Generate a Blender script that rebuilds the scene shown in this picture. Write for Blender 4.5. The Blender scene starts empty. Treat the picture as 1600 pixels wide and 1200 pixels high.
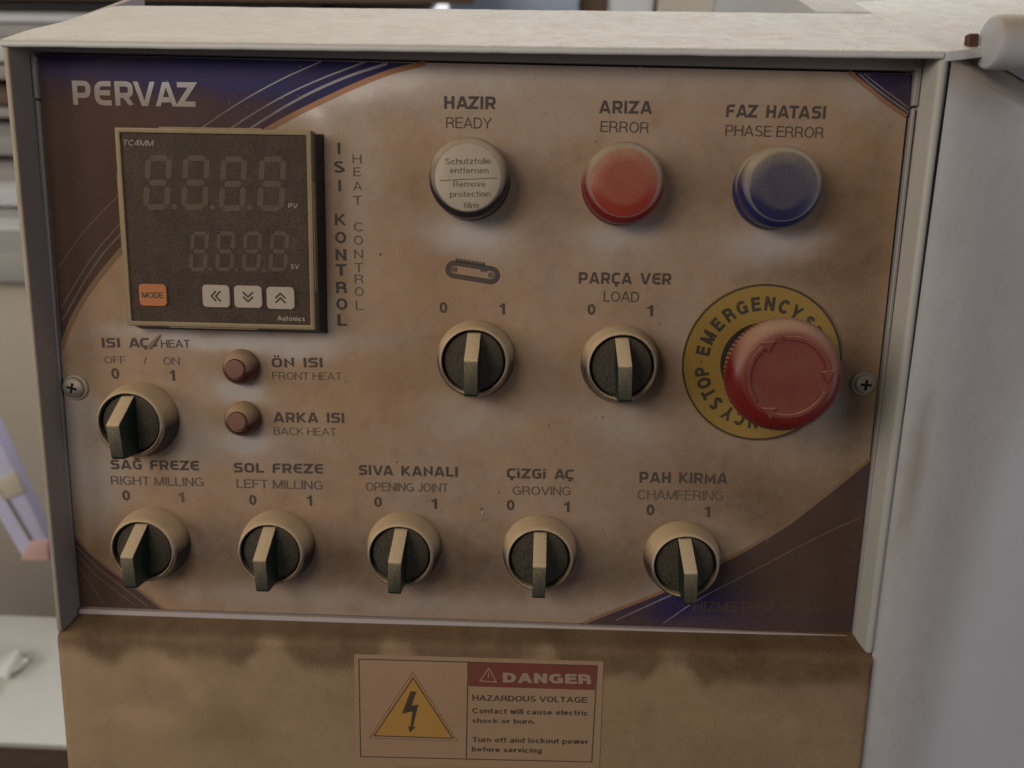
import bpy, bmesh, math, random
import numpy as np
from mathutils import Matrix, Vector
rad = math.radians
random.seed(4)
sc = bpy.context.scene
col = sc.collection

# ------------------------------------------------------------------ camera
# Panel frame, in mm: x right along the control face, z up along it, y into it. The face leans
# back 25 degrees in the world; M takes panel coordinates (metres) to the world.
TILT = rad(25)
M = Matrix.Translation((0, 0, 1.0)) @ Matrix.Rotation(-TILT, 4, 'X')
FPX = 1211.9
CAM = np.array([189.25, -295.7, 150.15])
def _rot(rx, ry, rz):
    c, s = math.cos, math.sin
    X = np.array([[1,0,0],[0,c(rx),-s(rx)],[0,s(rx),c(rx)]]); Y = np.array([[c(ry),0,s(ry)],[0,1,0],[-s(ry),0,c(ry)]])
    Z = np.array([[c(rz),-s(rz),0],[s(rz),c(rz),0],[0,0,1]])
    return X @ Y @ Z
RC = _rot(0.17234, 0.04212, 0.02119) @ np.array([[1,0,0],[0,0,-1],[0,1,0]], float)   # rows: right, down, forward
cam_data = bpy.data.cameras.new('camera')
cam = bpy.data.objects.new('camera', cam_data); col.objects.link(cam)
m = Matrix.Identity(4)
for i in range(3):
    m[i][0] = RC[0][i]; m[i][1] = -RC[1][i]; m[i][2] = -RC[2][i]; m[i][3] = CAM[i] * .001
cam.matrix_world = M @ m
cam_data.sensor_width = 36; cam_data.lens = 36 * FPX / 1600
cam_data.clip_start = .01; cam_data.clip_end = 60
cam_data.dof.use_dof = True; cam_data.dof.focus_distance = .292; cam_data.dof.aperture_fstop = 7.0
sc.camera = cam

# ------------------------------------------------------------------ light
sc.view_settings.view_transform = 'Standard'; sc.view_settings.look = 'None'
sc.view_settings.gamma = 1; sc.view_settings.exposure = 0
w = bpy.data.worlds.new("World"); sc.world = w; w.use_nodes = True
bg = w.node_tree.nodes['Background']; bg.inputs[0].default_value = (1.0, .95, .92, 1); bg.inputs[1].default_value = .05
def area(name, loc, target, size, size_y, power, colr):
    l = bpy.data.lights.new(name, 'AREA'); l.shape = 'RECTANGLE'; l.size = size; l.size_y = size_y
    l.energy = power; l.color = colr
    o = bpy.data.objects.new(name, l); col.objects.link(o)
    o.location = loc; d = Vector(target) - Vector(loc); o.rotation_euler = d.to_track_quat('-Z', 'Y').to_euler()
area('work_lamp_light', (-.12, -.33, 1.54), (.13, .04, 1.14), .26, .20, 1.12, (1, .885, .72))
area('rear_window_light', (.6, 2.4, 2.7), (.2, 0, 1.1), 2.0, 1.2, 84, (.96, .97, 1))
area('cool_fill_light', (2.2, -1.3, 1.7), (.3, 0, 1.1), 1.0, 1.6, 8.5, (.88, .89, 1))  # added cool fill from the right, brightens the cover
area('left_fill_light', (-2.0, -1.0, 2.2), (-.1, .2, .9), 1.2, 1.2, 22, (1, .94, .86))  # added fill from the left, lifts the background and the right inner wall
sc.cycles.use_denoising = True
sc.cycles.max_bounces = 6

# ------------------------------------------------------------------ numbers
def at(u, v, y=0.0):
    """the point (panel mm) on the plane at depth y that the photo shows at pixel u, v"""
    d = RC.T @ np.array([(u-800)/FPX, (v-600)/FPX, 1.0])
    return CAM + (y - CAM[1]) / d[1] * d
def xz(u, v, y=0.0):
    q = at(u, v, y); return (q[0], q[2])
_rs = np.random.RandomState(11); _lat = _rs.rand(128, 128)
def vnoise(x, z):
    x = np.asarray(x, float); z = np.asarray(z, float)
    xi = np.floor(x).astype(int); zi = np.floor(z).astype(int); fx = x-xi; fz = z-zi
    fx = fx*fx*(3-2*fx); fz = fz*fz*(3-2*fz)
    g = lambda a, b: _lat[a % 128, b % 128]
    return (g(xi,zi)*(1-fx)+g(xi+1,zi)*fx)*(1-fz)+(g(xi,zi+1)*(1-fx)+g(xi+1,zi+1)*fx)*fz
def fbm(x, z, s, n=4):
    x = np.asarray(x, float); z = np.asarray(z, float); o = 0; a = .5; t = 0
    for k in range(n):
        o = o + a*vnoise(x/s+17*k, z/s+31*k); t += a; a *= .55; s *= .5
    return o/t
# places the dust has not settled on the plate: (pixel x, y, radius x, radius y, how clean)
CLEAN = [(735,356,62,26,.45),(978,362,56,22,.4),(1212,370,66,24,.5),(378,606,34,14,.4),(380,688,34,14,.4),(735,372,72,38,.5),(978,376,66,34,.35),(1215,388,78,36,.45),(355,528,175,17,.9),(470,548,60,16,.5),
         (372,612,44,24,.85),(378,694,46,24,.85),(118,665,32,70,.7),(300,690,40,44,.6),(150,730,60,50,.5),
         (600,940,620,18,.3),(150,800,40,60,.4),(330,850,40,40,.12),(140,640,40,30,.5),(900,112,560,30,.45),
         (486,185,34,22,.7),(975,665,60,34,.4),(742,655,60,34,.35),
         (1290,640,50,60,.3),(500,500,26,40,.4),(1070,520,40,80,.25),(640,800,40,60,.2),
         (340,112,330,34,.85),(520,135,130,40,.6),(300,215,120,22,.25),(1075,940,75,36,.65),(1265,870,90,90,-.45),(185,915,80,70,-.8),(170,300,130,150,-.4),(150,150,60,34,-.45),(1390,140,60,40,.42),(130,130,70,40,.35),
         (900,180,200,80,.15),(560,300,30,160,.2),(700,430,90,60,-.2),(1330,380,60,160,-.3),(1230,420,100,40,-.15),(560,620,120,60,-.2),(1180,760,160,50,-.1)]
_cl = [(at(u,v)[0], at(u,v)[2], a/4.25, b/4.25, s) for u,v,a,b,s in CLEAN]
def dust_at(x, z):
    x = np.asarray(x, float); z = np.asarray(z, float)
    d = .88 + .20*(fbm(x, z, 38)-.5) + .16*(fbm(x+90, z, 9)-.5) + .16*(fbm(x+9, z+300, 2.2, 2)-.5)
    wx = x + 9*(fbm(x, z+50, 14)-.5); wz = z + 9*(fbm(x+40, z, 14)-.5)
    for cx, cz, rx, rz, s in _cl:
        d = d - s*np.exp(-(((wx-cx)/rx)**2+((wz-cz)/rz)**2)*1.1)
    return np.clip(d, .04, 1)

DARKER_BROWN = [(420,885,330,75,.55),(800,900,330,65,.5),(1090,770,190,110,.55),(340,840,60,60,.3),(1345,380,60,220,.65),(1230,420,110,36,.6),(1010,330,60,50,.35),(860,330,50,60,.3),(700,400,60,40,.25),(620,330,40,90,.2),(900,905,520,40,.45),(1240,800,150,60,.5),  # where the plate is a darker brown, broadly so towards its bottom
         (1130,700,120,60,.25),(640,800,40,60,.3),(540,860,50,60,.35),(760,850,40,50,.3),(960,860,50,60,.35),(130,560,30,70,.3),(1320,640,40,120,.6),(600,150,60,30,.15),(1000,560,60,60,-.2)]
_gr = [(at(u,v)[0], at(u,v)[2], a/4.25, b/4.25, s) for u,v,a,b,s in DARKER_BROWN]
def darker_brown_at(x, z):
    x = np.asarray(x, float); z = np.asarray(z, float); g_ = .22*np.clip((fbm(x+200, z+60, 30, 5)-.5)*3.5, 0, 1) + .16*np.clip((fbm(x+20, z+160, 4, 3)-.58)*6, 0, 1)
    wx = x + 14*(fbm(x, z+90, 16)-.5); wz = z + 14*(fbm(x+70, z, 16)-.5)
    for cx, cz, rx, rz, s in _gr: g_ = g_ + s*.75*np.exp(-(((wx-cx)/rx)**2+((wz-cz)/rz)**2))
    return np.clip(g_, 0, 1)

# ------------------------------------------------------------------ materials
def nodes_of(name):
    mt = bpy.data.materials.new(name); mt.use_nodes = True
    nt = mt.node_tree; return mt, nt, nt.nodes['Principled BSDF']
def N(nt, t, **kw):
    n = nt.nodes.new(t)
    for k, v in kw.items(): setattr(n, k, v)
    return n
def math_(nt, op, a, b=None, clamp=False):
    n = N(nt, 'ShaderNodeMath', operation=op, use_clamp=clamp)
    for i, v in enumerate((a, b)):
        if v is None: continue
        if isinstance(v, (int, float)): n.inputs[i].default_value = v
        else: nt.links.new(v, n.inputs[i])
    return n.outputs[0]
DUST = (.36, .224, .124)
def dusty(name, base, rough=.5, metal=0.0, dust=DUST, lo=.05, hi=.75, amt=.92, attr=None, grain=.35, bump=.25,
          noise_scale=.35, base_var=.0, coat=0.0, spec=.5, blot=.25, smear=0.0):
    """a clean surface under a layer of settled dust: how thick it lies follows how far the surface faces up"""
    mt, nt, p = nodes_of(name); L = nt.links.new
    tc = N(nt, 'ShaderNodeTexCoord'); mp = N(nt, 'ShaderNodeMapping'); mp.inputs['Scale'].default_value = (1000,)*3
    L(tc.outputs['Object'], mp.inputs[0])
    def noise(s, detail=3, r=.6):
        n = N(nt, 'ShaderNodeTexNoise'); n.inputs['Scale'].default_value = s; n.inputs['Detail'].default_value = detail
        n.inputs['Roughness'].default_value = r; L(mp.outputs[0], n.inputs['Vector']); return n.outputs['Fac']
    fine = noise(1.0/noise_scale*.5, 3); mid = noise(.16, 4, .65)
    if attr:
        at_ = N(nt, 'ShaderNodeAttribute', attribute_name=attr); f = math_(nt, 'MULTIPLY', at_.outputs['Fac'], amt)
    else:
        g = N(nt, 'ShaderNodeNewGeometry'); sp = N(nt, 'ShaderNodeSeparateXYZ'); L(g.outputs['Normal'], sp.inputs[0])
        mr = N(nt, 'ShaderNodeMapRange'); mr.inputs['From Min'].default_value = lo; mr.inputs['From Max'].default_value = hi
        mr.inputs['To Max'].default_value = amt; L(sp.outputs[2], mr.inputs['Value']); f = mr.outputs[0]
    v = math_(nt, 'ADD', math_(nt, 'MULTIPLY', math_(nt, 'SUBTRACT', fine, .5), grain),
              math_(nt, 'MULTIPLY', math_(nt, 'SUBTRACT', mid, .5), blot))
    # the grain only shows where there is some dust
    f2 = math_(nt, 'ADD', f, math_(nt, 'MULTIPLY', v, math_(nt, 'MINIMUM', math_(nt, 'MULTIPLY', f, 3.0), 1.0)), clamp=True)
    # the dust itself varies in tone
    hue = N(nt, 'ShaderNodeMix', data_type='RGBA'); hue.inputs[6].default_value = (dust[0]*.86, dust[1]*.82, dust[2]*.78, 1)
    hue.inputs[7].default_value = (dust[0]*1.10, dust[1]*1.13, dust[2]*1.2, 1); big = noise(.045, 4, .6)
    mrb = N(nt, 'ShaderNodeMapRange'); mrb.inputs['From Min'].default_value = .3; mrb.inputs['From Max'].default_value = .7; L(big, mrb.inputs['Value'])
    mxf = math_(nt, 'ADD', math_(nt, 'MULTIPLY', mrb.outputs[0], .6), math_(nt, 'MULTIPLY', fine, .4)); L(mxf, hue.inputs[0])
    mix = N(nt, 'ShaderNodeMix', data_type='RGBA'); mix.inputs[6].default_value = (*base, 1)
    if base_var:
        bv = N(nt, 'ShaderNodeMix', data_type='RGBA'); bv.inputs[6].default_value = tuple(c*(1-base_var) for c in base)+(1,)
        bv.inputs[7].default_value = tuple(min(1, c*(1+base_var)) for c in base)+(1,); L(noise(.03, 5, .6), bv.inputs[0]); L(bv.outputs[2], mix.inputs[6])
    if attr:      # darker brown mixed into the dust colour: dirt mottles and broad low areas
        gr = N(nt, 'ShaderNodeAttribute', attribute_name='darker_brown'); gm = N(nt, 'ShaderNodeMix', data_type='RGBA')
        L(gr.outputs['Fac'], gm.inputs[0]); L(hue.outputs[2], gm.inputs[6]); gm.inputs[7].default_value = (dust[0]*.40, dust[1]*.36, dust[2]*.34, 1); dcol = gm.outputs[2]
    else: dcol = hue.outputs[2]
    L(dcol, mix.inputs[7]); L(f2, mix.inputs[0]); L(mix.outputs[2], p.inputs['Base Color'])
    mr2 = N(nt, 'ShaderNodeMapRange'); mr2.inputs['To Min'].default_value = rough; mr2.inputs['To Max'].default_value = .97
    L(f2, mr2.inputs['Value']); L(mr2.outputs[0], p.inputs['Roughness'])
    if metal:
        mr3 = N(nt, 'ShaderNodeMapRange'); mr3.inputs['To Min'].default_value = metal; mr3.inputs['To Max'].default_value = 0
        L(f2, mr3.inputs['Value']); L(mr3.outputs[0], p.inputs['Metallic'])
    p.inputs['Specular IOR Level'].default_value = spec
    if bump:
        b = N(nt, 'ShaderNodeBump'); b.inputs['Strength'].default_value = 1; b.inputs['Distance'].default_value = .0001*bump
        h = math_(nt, 'MULTIPLY', math_(nt, 'ADD', math_(nt, 'MULTIPLY', fine, 1.0), math_(nt, 'MULTIPLY', mid, 1.6)), math_(nt, 'ADD', f2, .06))
        L(h, b.inputs['Height']); L(b.outputs[0], p.inputs['Normal'])
    return mt
def plain(name, base, rough=.6, var=.12, scale=.02, bump=0.0, metal=0.0):
    return dusty(name, base, rough, metal, amt=0.0, blot=0, grain=0, base_var=var, bump=bump)

PAINT = (.43, .41, .37)
MT = {}
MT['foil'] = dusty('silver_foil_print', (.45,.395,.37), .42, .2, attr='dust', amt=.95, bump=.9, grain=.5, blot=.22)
MT['navy'] = dusty('navy_print', (.014,.011,.080), .55, 0, spec=.25, dust=(.092,.055,.037), attr='dust', amt=.95, bump=.7, grain=.4, blot=.25)
MT['white_ink'] = dusty('pale_line_ink', (.27,.26,.30), .5, 0, dust=(.15,.10,.075), attr='dust', amt=.9, bump=0)
MT['orange_ink'] = dusty('orange_line_ink', (.36,.15,.06), .5, 0, attr='dust', dust=(.22,.135,.08), amt=1.0, bump=0)
MT['ink'] = dusty('dark_caption_ink', (.035,.026,.030), .6, 0, attr='dust', dust=(.13,.09,.06), amt=.55, bump=0, grain=.5, blot=.6)
MT['ink_soft'] = dusty('faded_caption_ink', (.055,.042,.042), .6, 0, attr='dust', dust=(.19,.13,.085), amt=.62, bump=0, grain=.6, blot=.8)
MT['logo_ink'] = dusty('silver_logo_ink', (.42,.40,.40), .5, 0, attr='dust', dust=(.25,.18,.13), amt=.85, bump=0, grain=.4, blot=.5)
MT['ghost_ink'] = dusty('buried_maker_ink', (.060,.034,.026), .7, 0, attr='dust', dust=(.105,.064,.044), amt=.9, bump=0, grain=.6, blot=.8)
MT['paint'] = dusty('off_white_paint', PAINT, .45, 0, lo=.30, hi=1.0, amt=.9, dust=(.52,.455,.36), bump=.5, blot=.3, base_var=.05)
MT['top'] = dusty('dusty_top_paint', (.60,.59,.57), .5, 0, lo=.55, hi=1.1, amt=.85, dust=(.55,.47,.34), bump=2.6, blot=.6, grain=.5, base_var=.04, noise_scale=.5)
MT['front'] = dusty('caked_front_paint', (.43,.295,.170), .6, 0, attr='dust', dust=(.12,.064,.027), amt=1, bump=.9, grain=.35, blot=.28)
MT['strip'] = dusty('frame_strip_paint', (.30,.275,.27), .5, 0, lo=.3, hi=1.0, amt=.8, bump=.4)
MT['lip'] = dusty('clean_lip_paint', (.47,.42,.42), .5, 0, lo=.6, hi=1.3, amt=.5, bump=.3, blot=.6)
MT['black'] = plain('black_gap', (.012,.010,.010), .8, 0)
MT['chrome'] = dusty('chrome_bezel', (.34,.31,.29), .28, .9, lo=.08, hi=.62, amt=1, dust=(.60,.44,.26), bump=1.3, grain=.3)
MT['collar'] = dusty('black_collar', (.022,.020,.022), .30, .2, lo=.02, hi=.50, amt=1, dust=(.58,.42,.25), bump=1.3, grain=.3)
MT['gasket'] = plain('black_rubber', (.010,.009,.010), .45, 0)
MT['dial'] = dusty('switch_dial_plastic', (.016,.016,.013), .5, 0, lo=.10, hi=.8, amt=1.0, dust=(.125,.098,.060), bump=2.5, grain=1.4, blot=.5)
MT['knob'] = dusty('green_black_knob_plastic', (.002,.016,.011), .5, 0, lo=.20, hi=.95, amt=1.1, dust=(.62,.46,.28), bump=2.0, grain=.55, blot=.3)
MT['red_head'] = dusty('red_mushroom_plastic', (.15,.009,.008), .36, 0, lo=.33, hi=1.0, amt=1.0, dust=(.50,.31,.19), bump=1.6, grain=.25, blot=.25)
MT['red_cap'] = dusty('red_lens_plastic', (.27,.034,.020), .35, 0, lo=.34, hi=.97, amt=1, dust=(.50,.36,.21), bump=2.0, grain=.7, blot=.3)
MT['blue_cap'] = dusty('blue_lens_plastic', (.022,.022,.072), .35, 0, lo=.33, hi=.97, amt=1, dust=(.42,.32,.20), bump=2.0, grain=.6, blot=.3)
MT['clear_cap'] = dusty('white_lens_film', (.42,.35,.27), .4, 0, lo=.1, hi=1.0, amt=.7, dust=(.40,.31,.22), bump=.8, grain=.3)
MT['steel_side'] = dusty('dark_collar_plastic', (.030,.024,.030), .3, .3, lo=.1, hi=.65, amt=1, dust=(.40,.31,.21), bump=1.2, grain=.3)
MT['blue_side'] = dusty('blue_collar_plastic', (.012,.018,.085), .3, 0, lo=.1, hi=.65, amt=1, dust=(.38,.30,.20), bump=1.2, grain=.3)
MT['red_side'] = dusty('red_collar_plastic', (.16,.012,.015), .3, 0, lo=.1, hi=.65, amt=1, dust=(.38,.29,.20), bump=1.2, grain=.3)
MT['amber_lens'] = dusty('dull_red_lens', (.16,.055,.042), .5, 0, lo=.1, hi=1.0, amt=.9, dust=(.28,.15,.10), bump=1.5, grain=.4)
MT['amber'] = dusty('dull_red_lamp_plastic', (.060,.012,.010), .32, 0, lo=.12, hi=.85, amt=1, dust=(.40,.26,.15), bump=1.5, grain=.4)
MT['yellow'] = dusty('yellow_legend_plastic', (.33,.20,.022), .5, 0, lo=-.2, hi=1.6, amt=.9, dust=(.26,.165,.07), bump=.5, grain=.25, blot=.35)
MT['legend_ink'] = dusty('legend_ink', (.030,.022,.018), .6, 0, lo=-.2, hi=1.6, amt=.4, dust=(.20,.14,.07), bump=0, grain=.5, blot=.6)
MT['screw'] = dusty('screw_steel', (.50,.46,.42), .32, .8, lo=.15, hi=.95, amt=.75, dust=(.34,.27,.20), bump=.8)
MT['slot'] = plain('screw_slot_black', (.006,.005,.005), .9, 0)
MT['ctl_bezel'] = dusty('controller_bezel_plastic', (.050,.040,.028), .5, 0, lo=-.5, hi=.7, amt=1.0, dust=(.37,.275,.155), bump=1.0, grain=.5)
MT['ctl_screen'] = dusty('smoked_controller_window', (.020,.014,.011), .45, 0, spec=.22, lo=.0, hi=1.0, amt=.95, dust=(.145,.095,.066), bump=2.0, grain=1.3, blot=.9)
MT['digit'] = dusty('unlit_digit_segments', (.085,.062,.044), .5, 0, spec=.22, lo=.0, hi=1.0, amt=.9, dust=(.150,.102,.070), bump=.6, grain=1.2, blot=1.4)
MT['ctl_ink'] = dusty('controller_print_ink', (.40,.33,.25), .5, 0, lo=0, hi=1, amt=.7, dust=(.2,.15,.10), bump=0, grain=.5, blot=1.0)
MT['orange_key'] = dusty('orange_key_rubber', (.52,.15,.035), .6, 0, lo=0, hi=1, amt=.6, dust=(.28,.16,.085), bump=.8, grain=.4)
MT['pale_key'] = dusty('pale_key_rubber', (.46,.38,.31), .6, 0, lo=0, hi=1, amt=.7, dust=(.34,.26,.19), bump=.8, grain=.3)
MT['key_ink'] = plain('key_symbol_ink', (.020,.018,.016), .6, 0)
MT['sticker'] = dusty('dusty_white_sticker', (.38,.245,.150), .55, 0, lo=-.1, hi=1.3, amt=.9, dust=(.30,.18,.095), bump=.7, grain=.25, blot=.3)
MT['tri'] = dusty('amber_warning_print', (.46,.235,.035), .5, 0, lo=-.1, hi=1.3, amt=.7, dust=(.28,.18,.08), bump=.5, grain=.2, blot=.2)
MT['maroon'] = dusty('maroon_header_print', (.17,.030,.022), .5, 0, lo=-.1, hi=1.3, amt=.55, dust=(.2,.11,.07), bump=.5, grain=.25, blot=.25)
MT['danger_ink'] = dusty('danger_lettering', (.36,.25,.17), .5, 0, lo=-.1, hi=1.3, amt=.7, dust=(.26,.17,.11), bump=0, grain=.5, blot=.4)
MT['film_ink'] = dusty('worn_film_ink', (.075,.055,.042), .6, 0, lo=-.1, hi=1.3, amt=.8, dust=(.30,.22,.14), bump=0, grain=1.2, blot=1.6)
MT['stick_ink'] = dusty('sticker_ink', (.035,.022,.015), .6, 0, lo=-.1, hi=1.3, amt=.55, dust=(.15,.10,.06), bump=0, grain=.6, blot=.7)

# ------------------------------------------------------------------ mesh helpers (mm in, metres out)
def make(name, verts, faces, mat, parent=None, loc=(0,0,0), smooth=False, attr=None, scale=.001, mats=None, mi=None):
    me = bpy.data.meshes.new(name); me.from_pydata([tuple(c*scale for c in v) for v in verts], [], faces)
    return finish(name, me, mat, parent, loc, smooth, attr, verts, mats, mi)
def finish(name, me, mat, parent, loc=(0,0,0), smooth=False, attr=None, verts=None, mats=None, mi=None):
    for q in (mats or [mat]): me.materials.append(q)
    if mi is not None: me.polygons.foreach_set('material_index', mi)
    if attr is not None:
        a = me.attributes.new('dust', 'FLOAT', 'POINT'); a.data.foreach_set('value', np.asarray(attr, dtype=np.float32))
    if smooth: me.polygons.foreach_set('use_smooth', [True]*len(me.polygons))
    me.update()
    o = bpy.data.objects.new(name, me); col.objects.link(o)
    o.location = tuple(c*.001 for c in loc)
    if parent is not None: o.parent = parent
    return o
def bm_obj(name, bm, mat, parent=None, loc=(0,0,0), smooth=False, mats=None):
    me = bpy.data.meshes.new(name); bm.to_mesh(me); bm.free()
    me.transform(Matrix.Scale(.001, 4))
    o = finish(name, me, mat, parent, loc, False, mats=mats)
    if smooth:
        me.polygons.foreach_set('use_smooth', [True]*len(me.polygons)); me.set_sharp_from_angle(angle=rad(38))
    return o
def hexa(bm, c8):
    """a box from 8 corners: front ring (4) then back ring (4)"""
    v = [bm.verts.new(c) for c in c8]
    for f in ((0,1,2,3),(7,6,5,4),(0,4,5,1),(1,5,6,2),(2,6,7,3),(3,7,4,0)): bm.faces.new([v[i] for i in f])
    return v
def fix(bm): bmesh.ops.recalc_face_normals(bm, faces=bm.faces[:])
def bev(bm, wd, seg=2, ang=30):
    bmesh.ops.remove_doubles(bm, verts=bm.verts[:], dist=1e-5); fix(bm)
    ed = [e for e in bm.edges if len(e.link_faces) == 2 and e.calc_face_angle(0) > rad(ang)]
    bmesh.ops.bevel(bm, geom=ed, offset=wd, segments=seg, profile=.5, affect='EDGES', clamp_overlap=True)
def box(bm, x0, x1, y0, y1, z0, z1):
    hexa(bm, [(x0,y0,z0),(x1,y0,z0),(x1,y0,z1),(x0,y0,z1),(x0,y1,z0),(x1,y1,z0),(x1,y1,z1),(x0,y1,z1)])
def lathe(bm, prof, seg=48, cap0=False, cap1=True, rmod=None):
    rings = []
    for r, y in prof:
        rings.append([bm.verts.new(((r*(rmod(k, r, y) if rmod else 1))*math.cos(2*math.pi*k/seg), y, (r*(rmod(k, r, y) if rmod else 1))*math.sin(2*math.pi*k/seg))) for k in range(seg)])
    for a, b in zip(rings, rings[1:]):
        for k in range(seg): bm.faces.new((a[k], a[(k+1)%seg], b[(k+1)%seg], b[k]))
    if cap1: bm.faces.new(rings[-1])
    if cap0: bm.faces.new(rings[0])
    fix(bm)
def prism(bm, poly, y0, y1):
    """extrude a polygon given in (x, z) from y0 (front) to y1 (back)"""
    a = [bm.verts.new((x, y0, z)) for x, z in poly]; b = [bm.verts.new((x, y1, z)) for x, z in poly]
    n = len(poly); bm.faces.new(a); bm.faces.new(b[::-1])
    for i in range(n): bm.faces.new((a[i], b[i], b[(i+1)%n], a[(i+1)%n]))
def catmull(P, n=8):
    P = [np.array(p, float) for p in P]; Q = [2*P[0]-P[1]] + P + [2*P[-1]-P[-2]]; o = []
    for i in range(1, len(Q)-2):
        for k in range(n):
            t = k/n; a, b, c, d = Q[i-1:i+3]
            o.append(.5*((2*b)+(c-a)*t+(2*a-5*b+4*c-d)*t*t+(3*b-a-3*c+d)*t**3))
    o.append(P[-1]); return o
def ribbon(P, wd, closed=False):
    """quads along a polyline in 2D with mitred joints -> verts2d, faces"""
    P = [np.array(p, float) for p in P]; n = len(P); V = []; F = []
    wds = wd if hasattr(wd, '__len__') else [wd]*n
    for i in range(n):
        a = P[(i-1) % n] if (closed or i > 0) else None; c = P[(i+1) % n] if (closed or i < n-1) else None
        d1 = (P[i]-a)/max(1e-9, np.linalg.norm(P[i]-a)) if a is not None else None
        d2 = (c-P[i])/max(1e-9, np.linalg.norm(c-P[i])) if c is not None else None
        if d1 is None: d1 = d2
        if d2 is None: d2 = d1
        n1 = np.array([-d1[1], d1[0]]); n2 = np.array([-d2[1], d2[0]]); mm = n1+n2; L = np.linalg.norm(mm)
        mm = mm/L if L > 1e-6 else n1
        k = wds[i]/2/max(.42, float(np.dot(mm, n1)))
        V += [P[i]+mm*k, P[i]-mm*k]
    for i in range(n if closed else n-1):
        j = (i+1) % n; F.append((2*i, 2*i+1, 2*j+1, 2*j))
    return V, F

# ------------------------------------------------------------------ lettering
def rnd(P, rs):
    """round the corners of a polyline"""
    o = [np.array(P[0], float)]
    for i in range(1, len(P)-1):
        r = rs if not hasattr(rs, '__len__') else rs[i-1]
        a, b, c = (np.array(q, float) for q in P[i-1:i+2])
        if r <= 0: o.append(b); continue
        da = (a-b)/np.linalg.norm(a-b); dc = (c-b)/np.linalg.norm(c-b)
        p0 = b+da*r; p1 = b+dc*r
        for k in range(6):
            t = k/5; o.append((1-t)**2*p0+2*t*(1-t)*b+t*t*p1)
    o.append(np.array(P[-1], float)); return o
T = .215; h = T/2; G = {}      # stroke and half stroke; glyph = (advance width, strokes)
def g(ch, wd, *st): G[ch] = (wd, st)
W_ = .78; a0, a1, b0, b1 = h, W_-h, h, 1-h; mid = .52
g('P', W_, rnd([(0,b1),(a1,b1),(a1,.40),(h+.02,.40)], (.2,.2)), [(a0,0),(a0,1)])
g('R', W_, rnd([(0,b1),(a1,b1),(a1,.42),(h+.02,.42)], (.2,.2)), [(a0,0),(a0,1)], [(.40,.42),(a1+.02,0)])
g('E', .72, rnd([(.72,b1),(a0,b1),(a0,b0),(.72,b0)], (.3,.3)), [(a0,mid),(.68,mid)])
g('V', .90, [(.09,1.12),(.42,-.06)], [(.81,1.12),(.48,-.06)])
g('A', .90, [(.09,-.12),(.42,1.06)], [(.81,-.12),(.48,1.06)], [(.2,.27),(.70,.27)])
g('Z', .76, [(0,b1),(.66,b1),(.10,b0),(.76,b0)])
g('H', W_, [(a0,0),(a0,1)], [(a1,0),(a1,1)], [(a0,.5),(a1,.5)])
g('I', T, [(h,0),(h,1)])
g('İ', T, [(h,0),(h,.74)], [(h,.84),(h,1.0)])
g('F', .68, rnd([(.68,b1),(a0,b1),(a0,0)], (.2,)), [(a0,.48),(.62,.48)])
g('T', .76, [(0,b1),(.76,b1)], [(.38,0),(.38,1-T)])
g('S', .74, rnd([(.72,b1),(a0,b1),(a0,mid),(.74-h,mid),(.74-h,b0),(.02,b0)], (.17,.17,.17,.17)))
g('M', .96, [(a0,0),(a0,.9),(.48,.25),(.96-h,.9),(.96-h,0)])
g('C', .72, rnd([(.72,b1),(a0,b1),(a0,b0),(.72,b0)], (.28,.28)))
G['Ç'] = (.72, G['C'][1]+([(.40,0),(.43,-.15),(.30,-.2)],))
g('O', .84, rnd([(.42,b1),(a0,b1),(a0,b0),(.84-h,b0),(.84-h,b1),(.41,b1)], (.27,.27,.27,.27)))
G['Ö'] = (.84, G['O'][1]+([(.2,1.16),(.36,1.16)],[(.48,1.16),(.64,1.16)]))
g('L', .66, [(a0,1),(a0,b0),(.66,b0)])
g('K', .80, [(a0,0),(a0,1)], [(.70,1),(.24,.5),(.74,0)])
g('N', .80, [(a0,0),(a0,.86),(.80-h,.14),(.80-h,1)])
g('G', .78, rnd([(.74,b1),(a0,b1),(a0,b0),(.78-h,b0),(.78-h,.48),(.44,.48)], (.28,.28,.12,0)))
G['Ğ'] = (.78, G['G'][1]+(rnd([(.22,1.26),(.28,1.12),(.50,1.12),(.56,1.26)], (.06,.06)),))
def lay(strokes, x, t, V, F, lo=None, hi=None):
    """strokes of one glyph as flat ribbons, each a hair above the one before so that none share a plane"""
    for k, P in enumerate(strokes):
        v, f = ribbon(P, t); b = len(V)
        V += [(q[0]+x, q[1] if lo is None else min(hi, max(lo, q[1])), k) for q in v]; F += [tuple(i+b for i in q) for q in f]
def techno(s, gap=.16, space=.60):
    V = []; F = []; x = 0
    for i_, ch in enumerate(s):
        if ch == ' ': x += space; continue
        wd, st = G[ch]; acc = ch in 'ÇĞÖ'
        lay(st, x, T, V, F, -.22 if acc else 0, 1.3 if acc else 1); x += wd+gap-(.13 if s[i_:i_+2] in ('VA','AZ','RV','AÇ','LA','TA','AT') else 0)
    return np.array(V), F, x-gap
def arc(cx, cy, rx, ry, a0_, a1_, n=14): return [(cx+rx*math.cos(rad(a0_+(a1_-a0_)*k/n)), cy+ry*math.sin(rad(a0_+(a1_-a0_)*k/n))) for k in range(n+1)]
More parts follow.
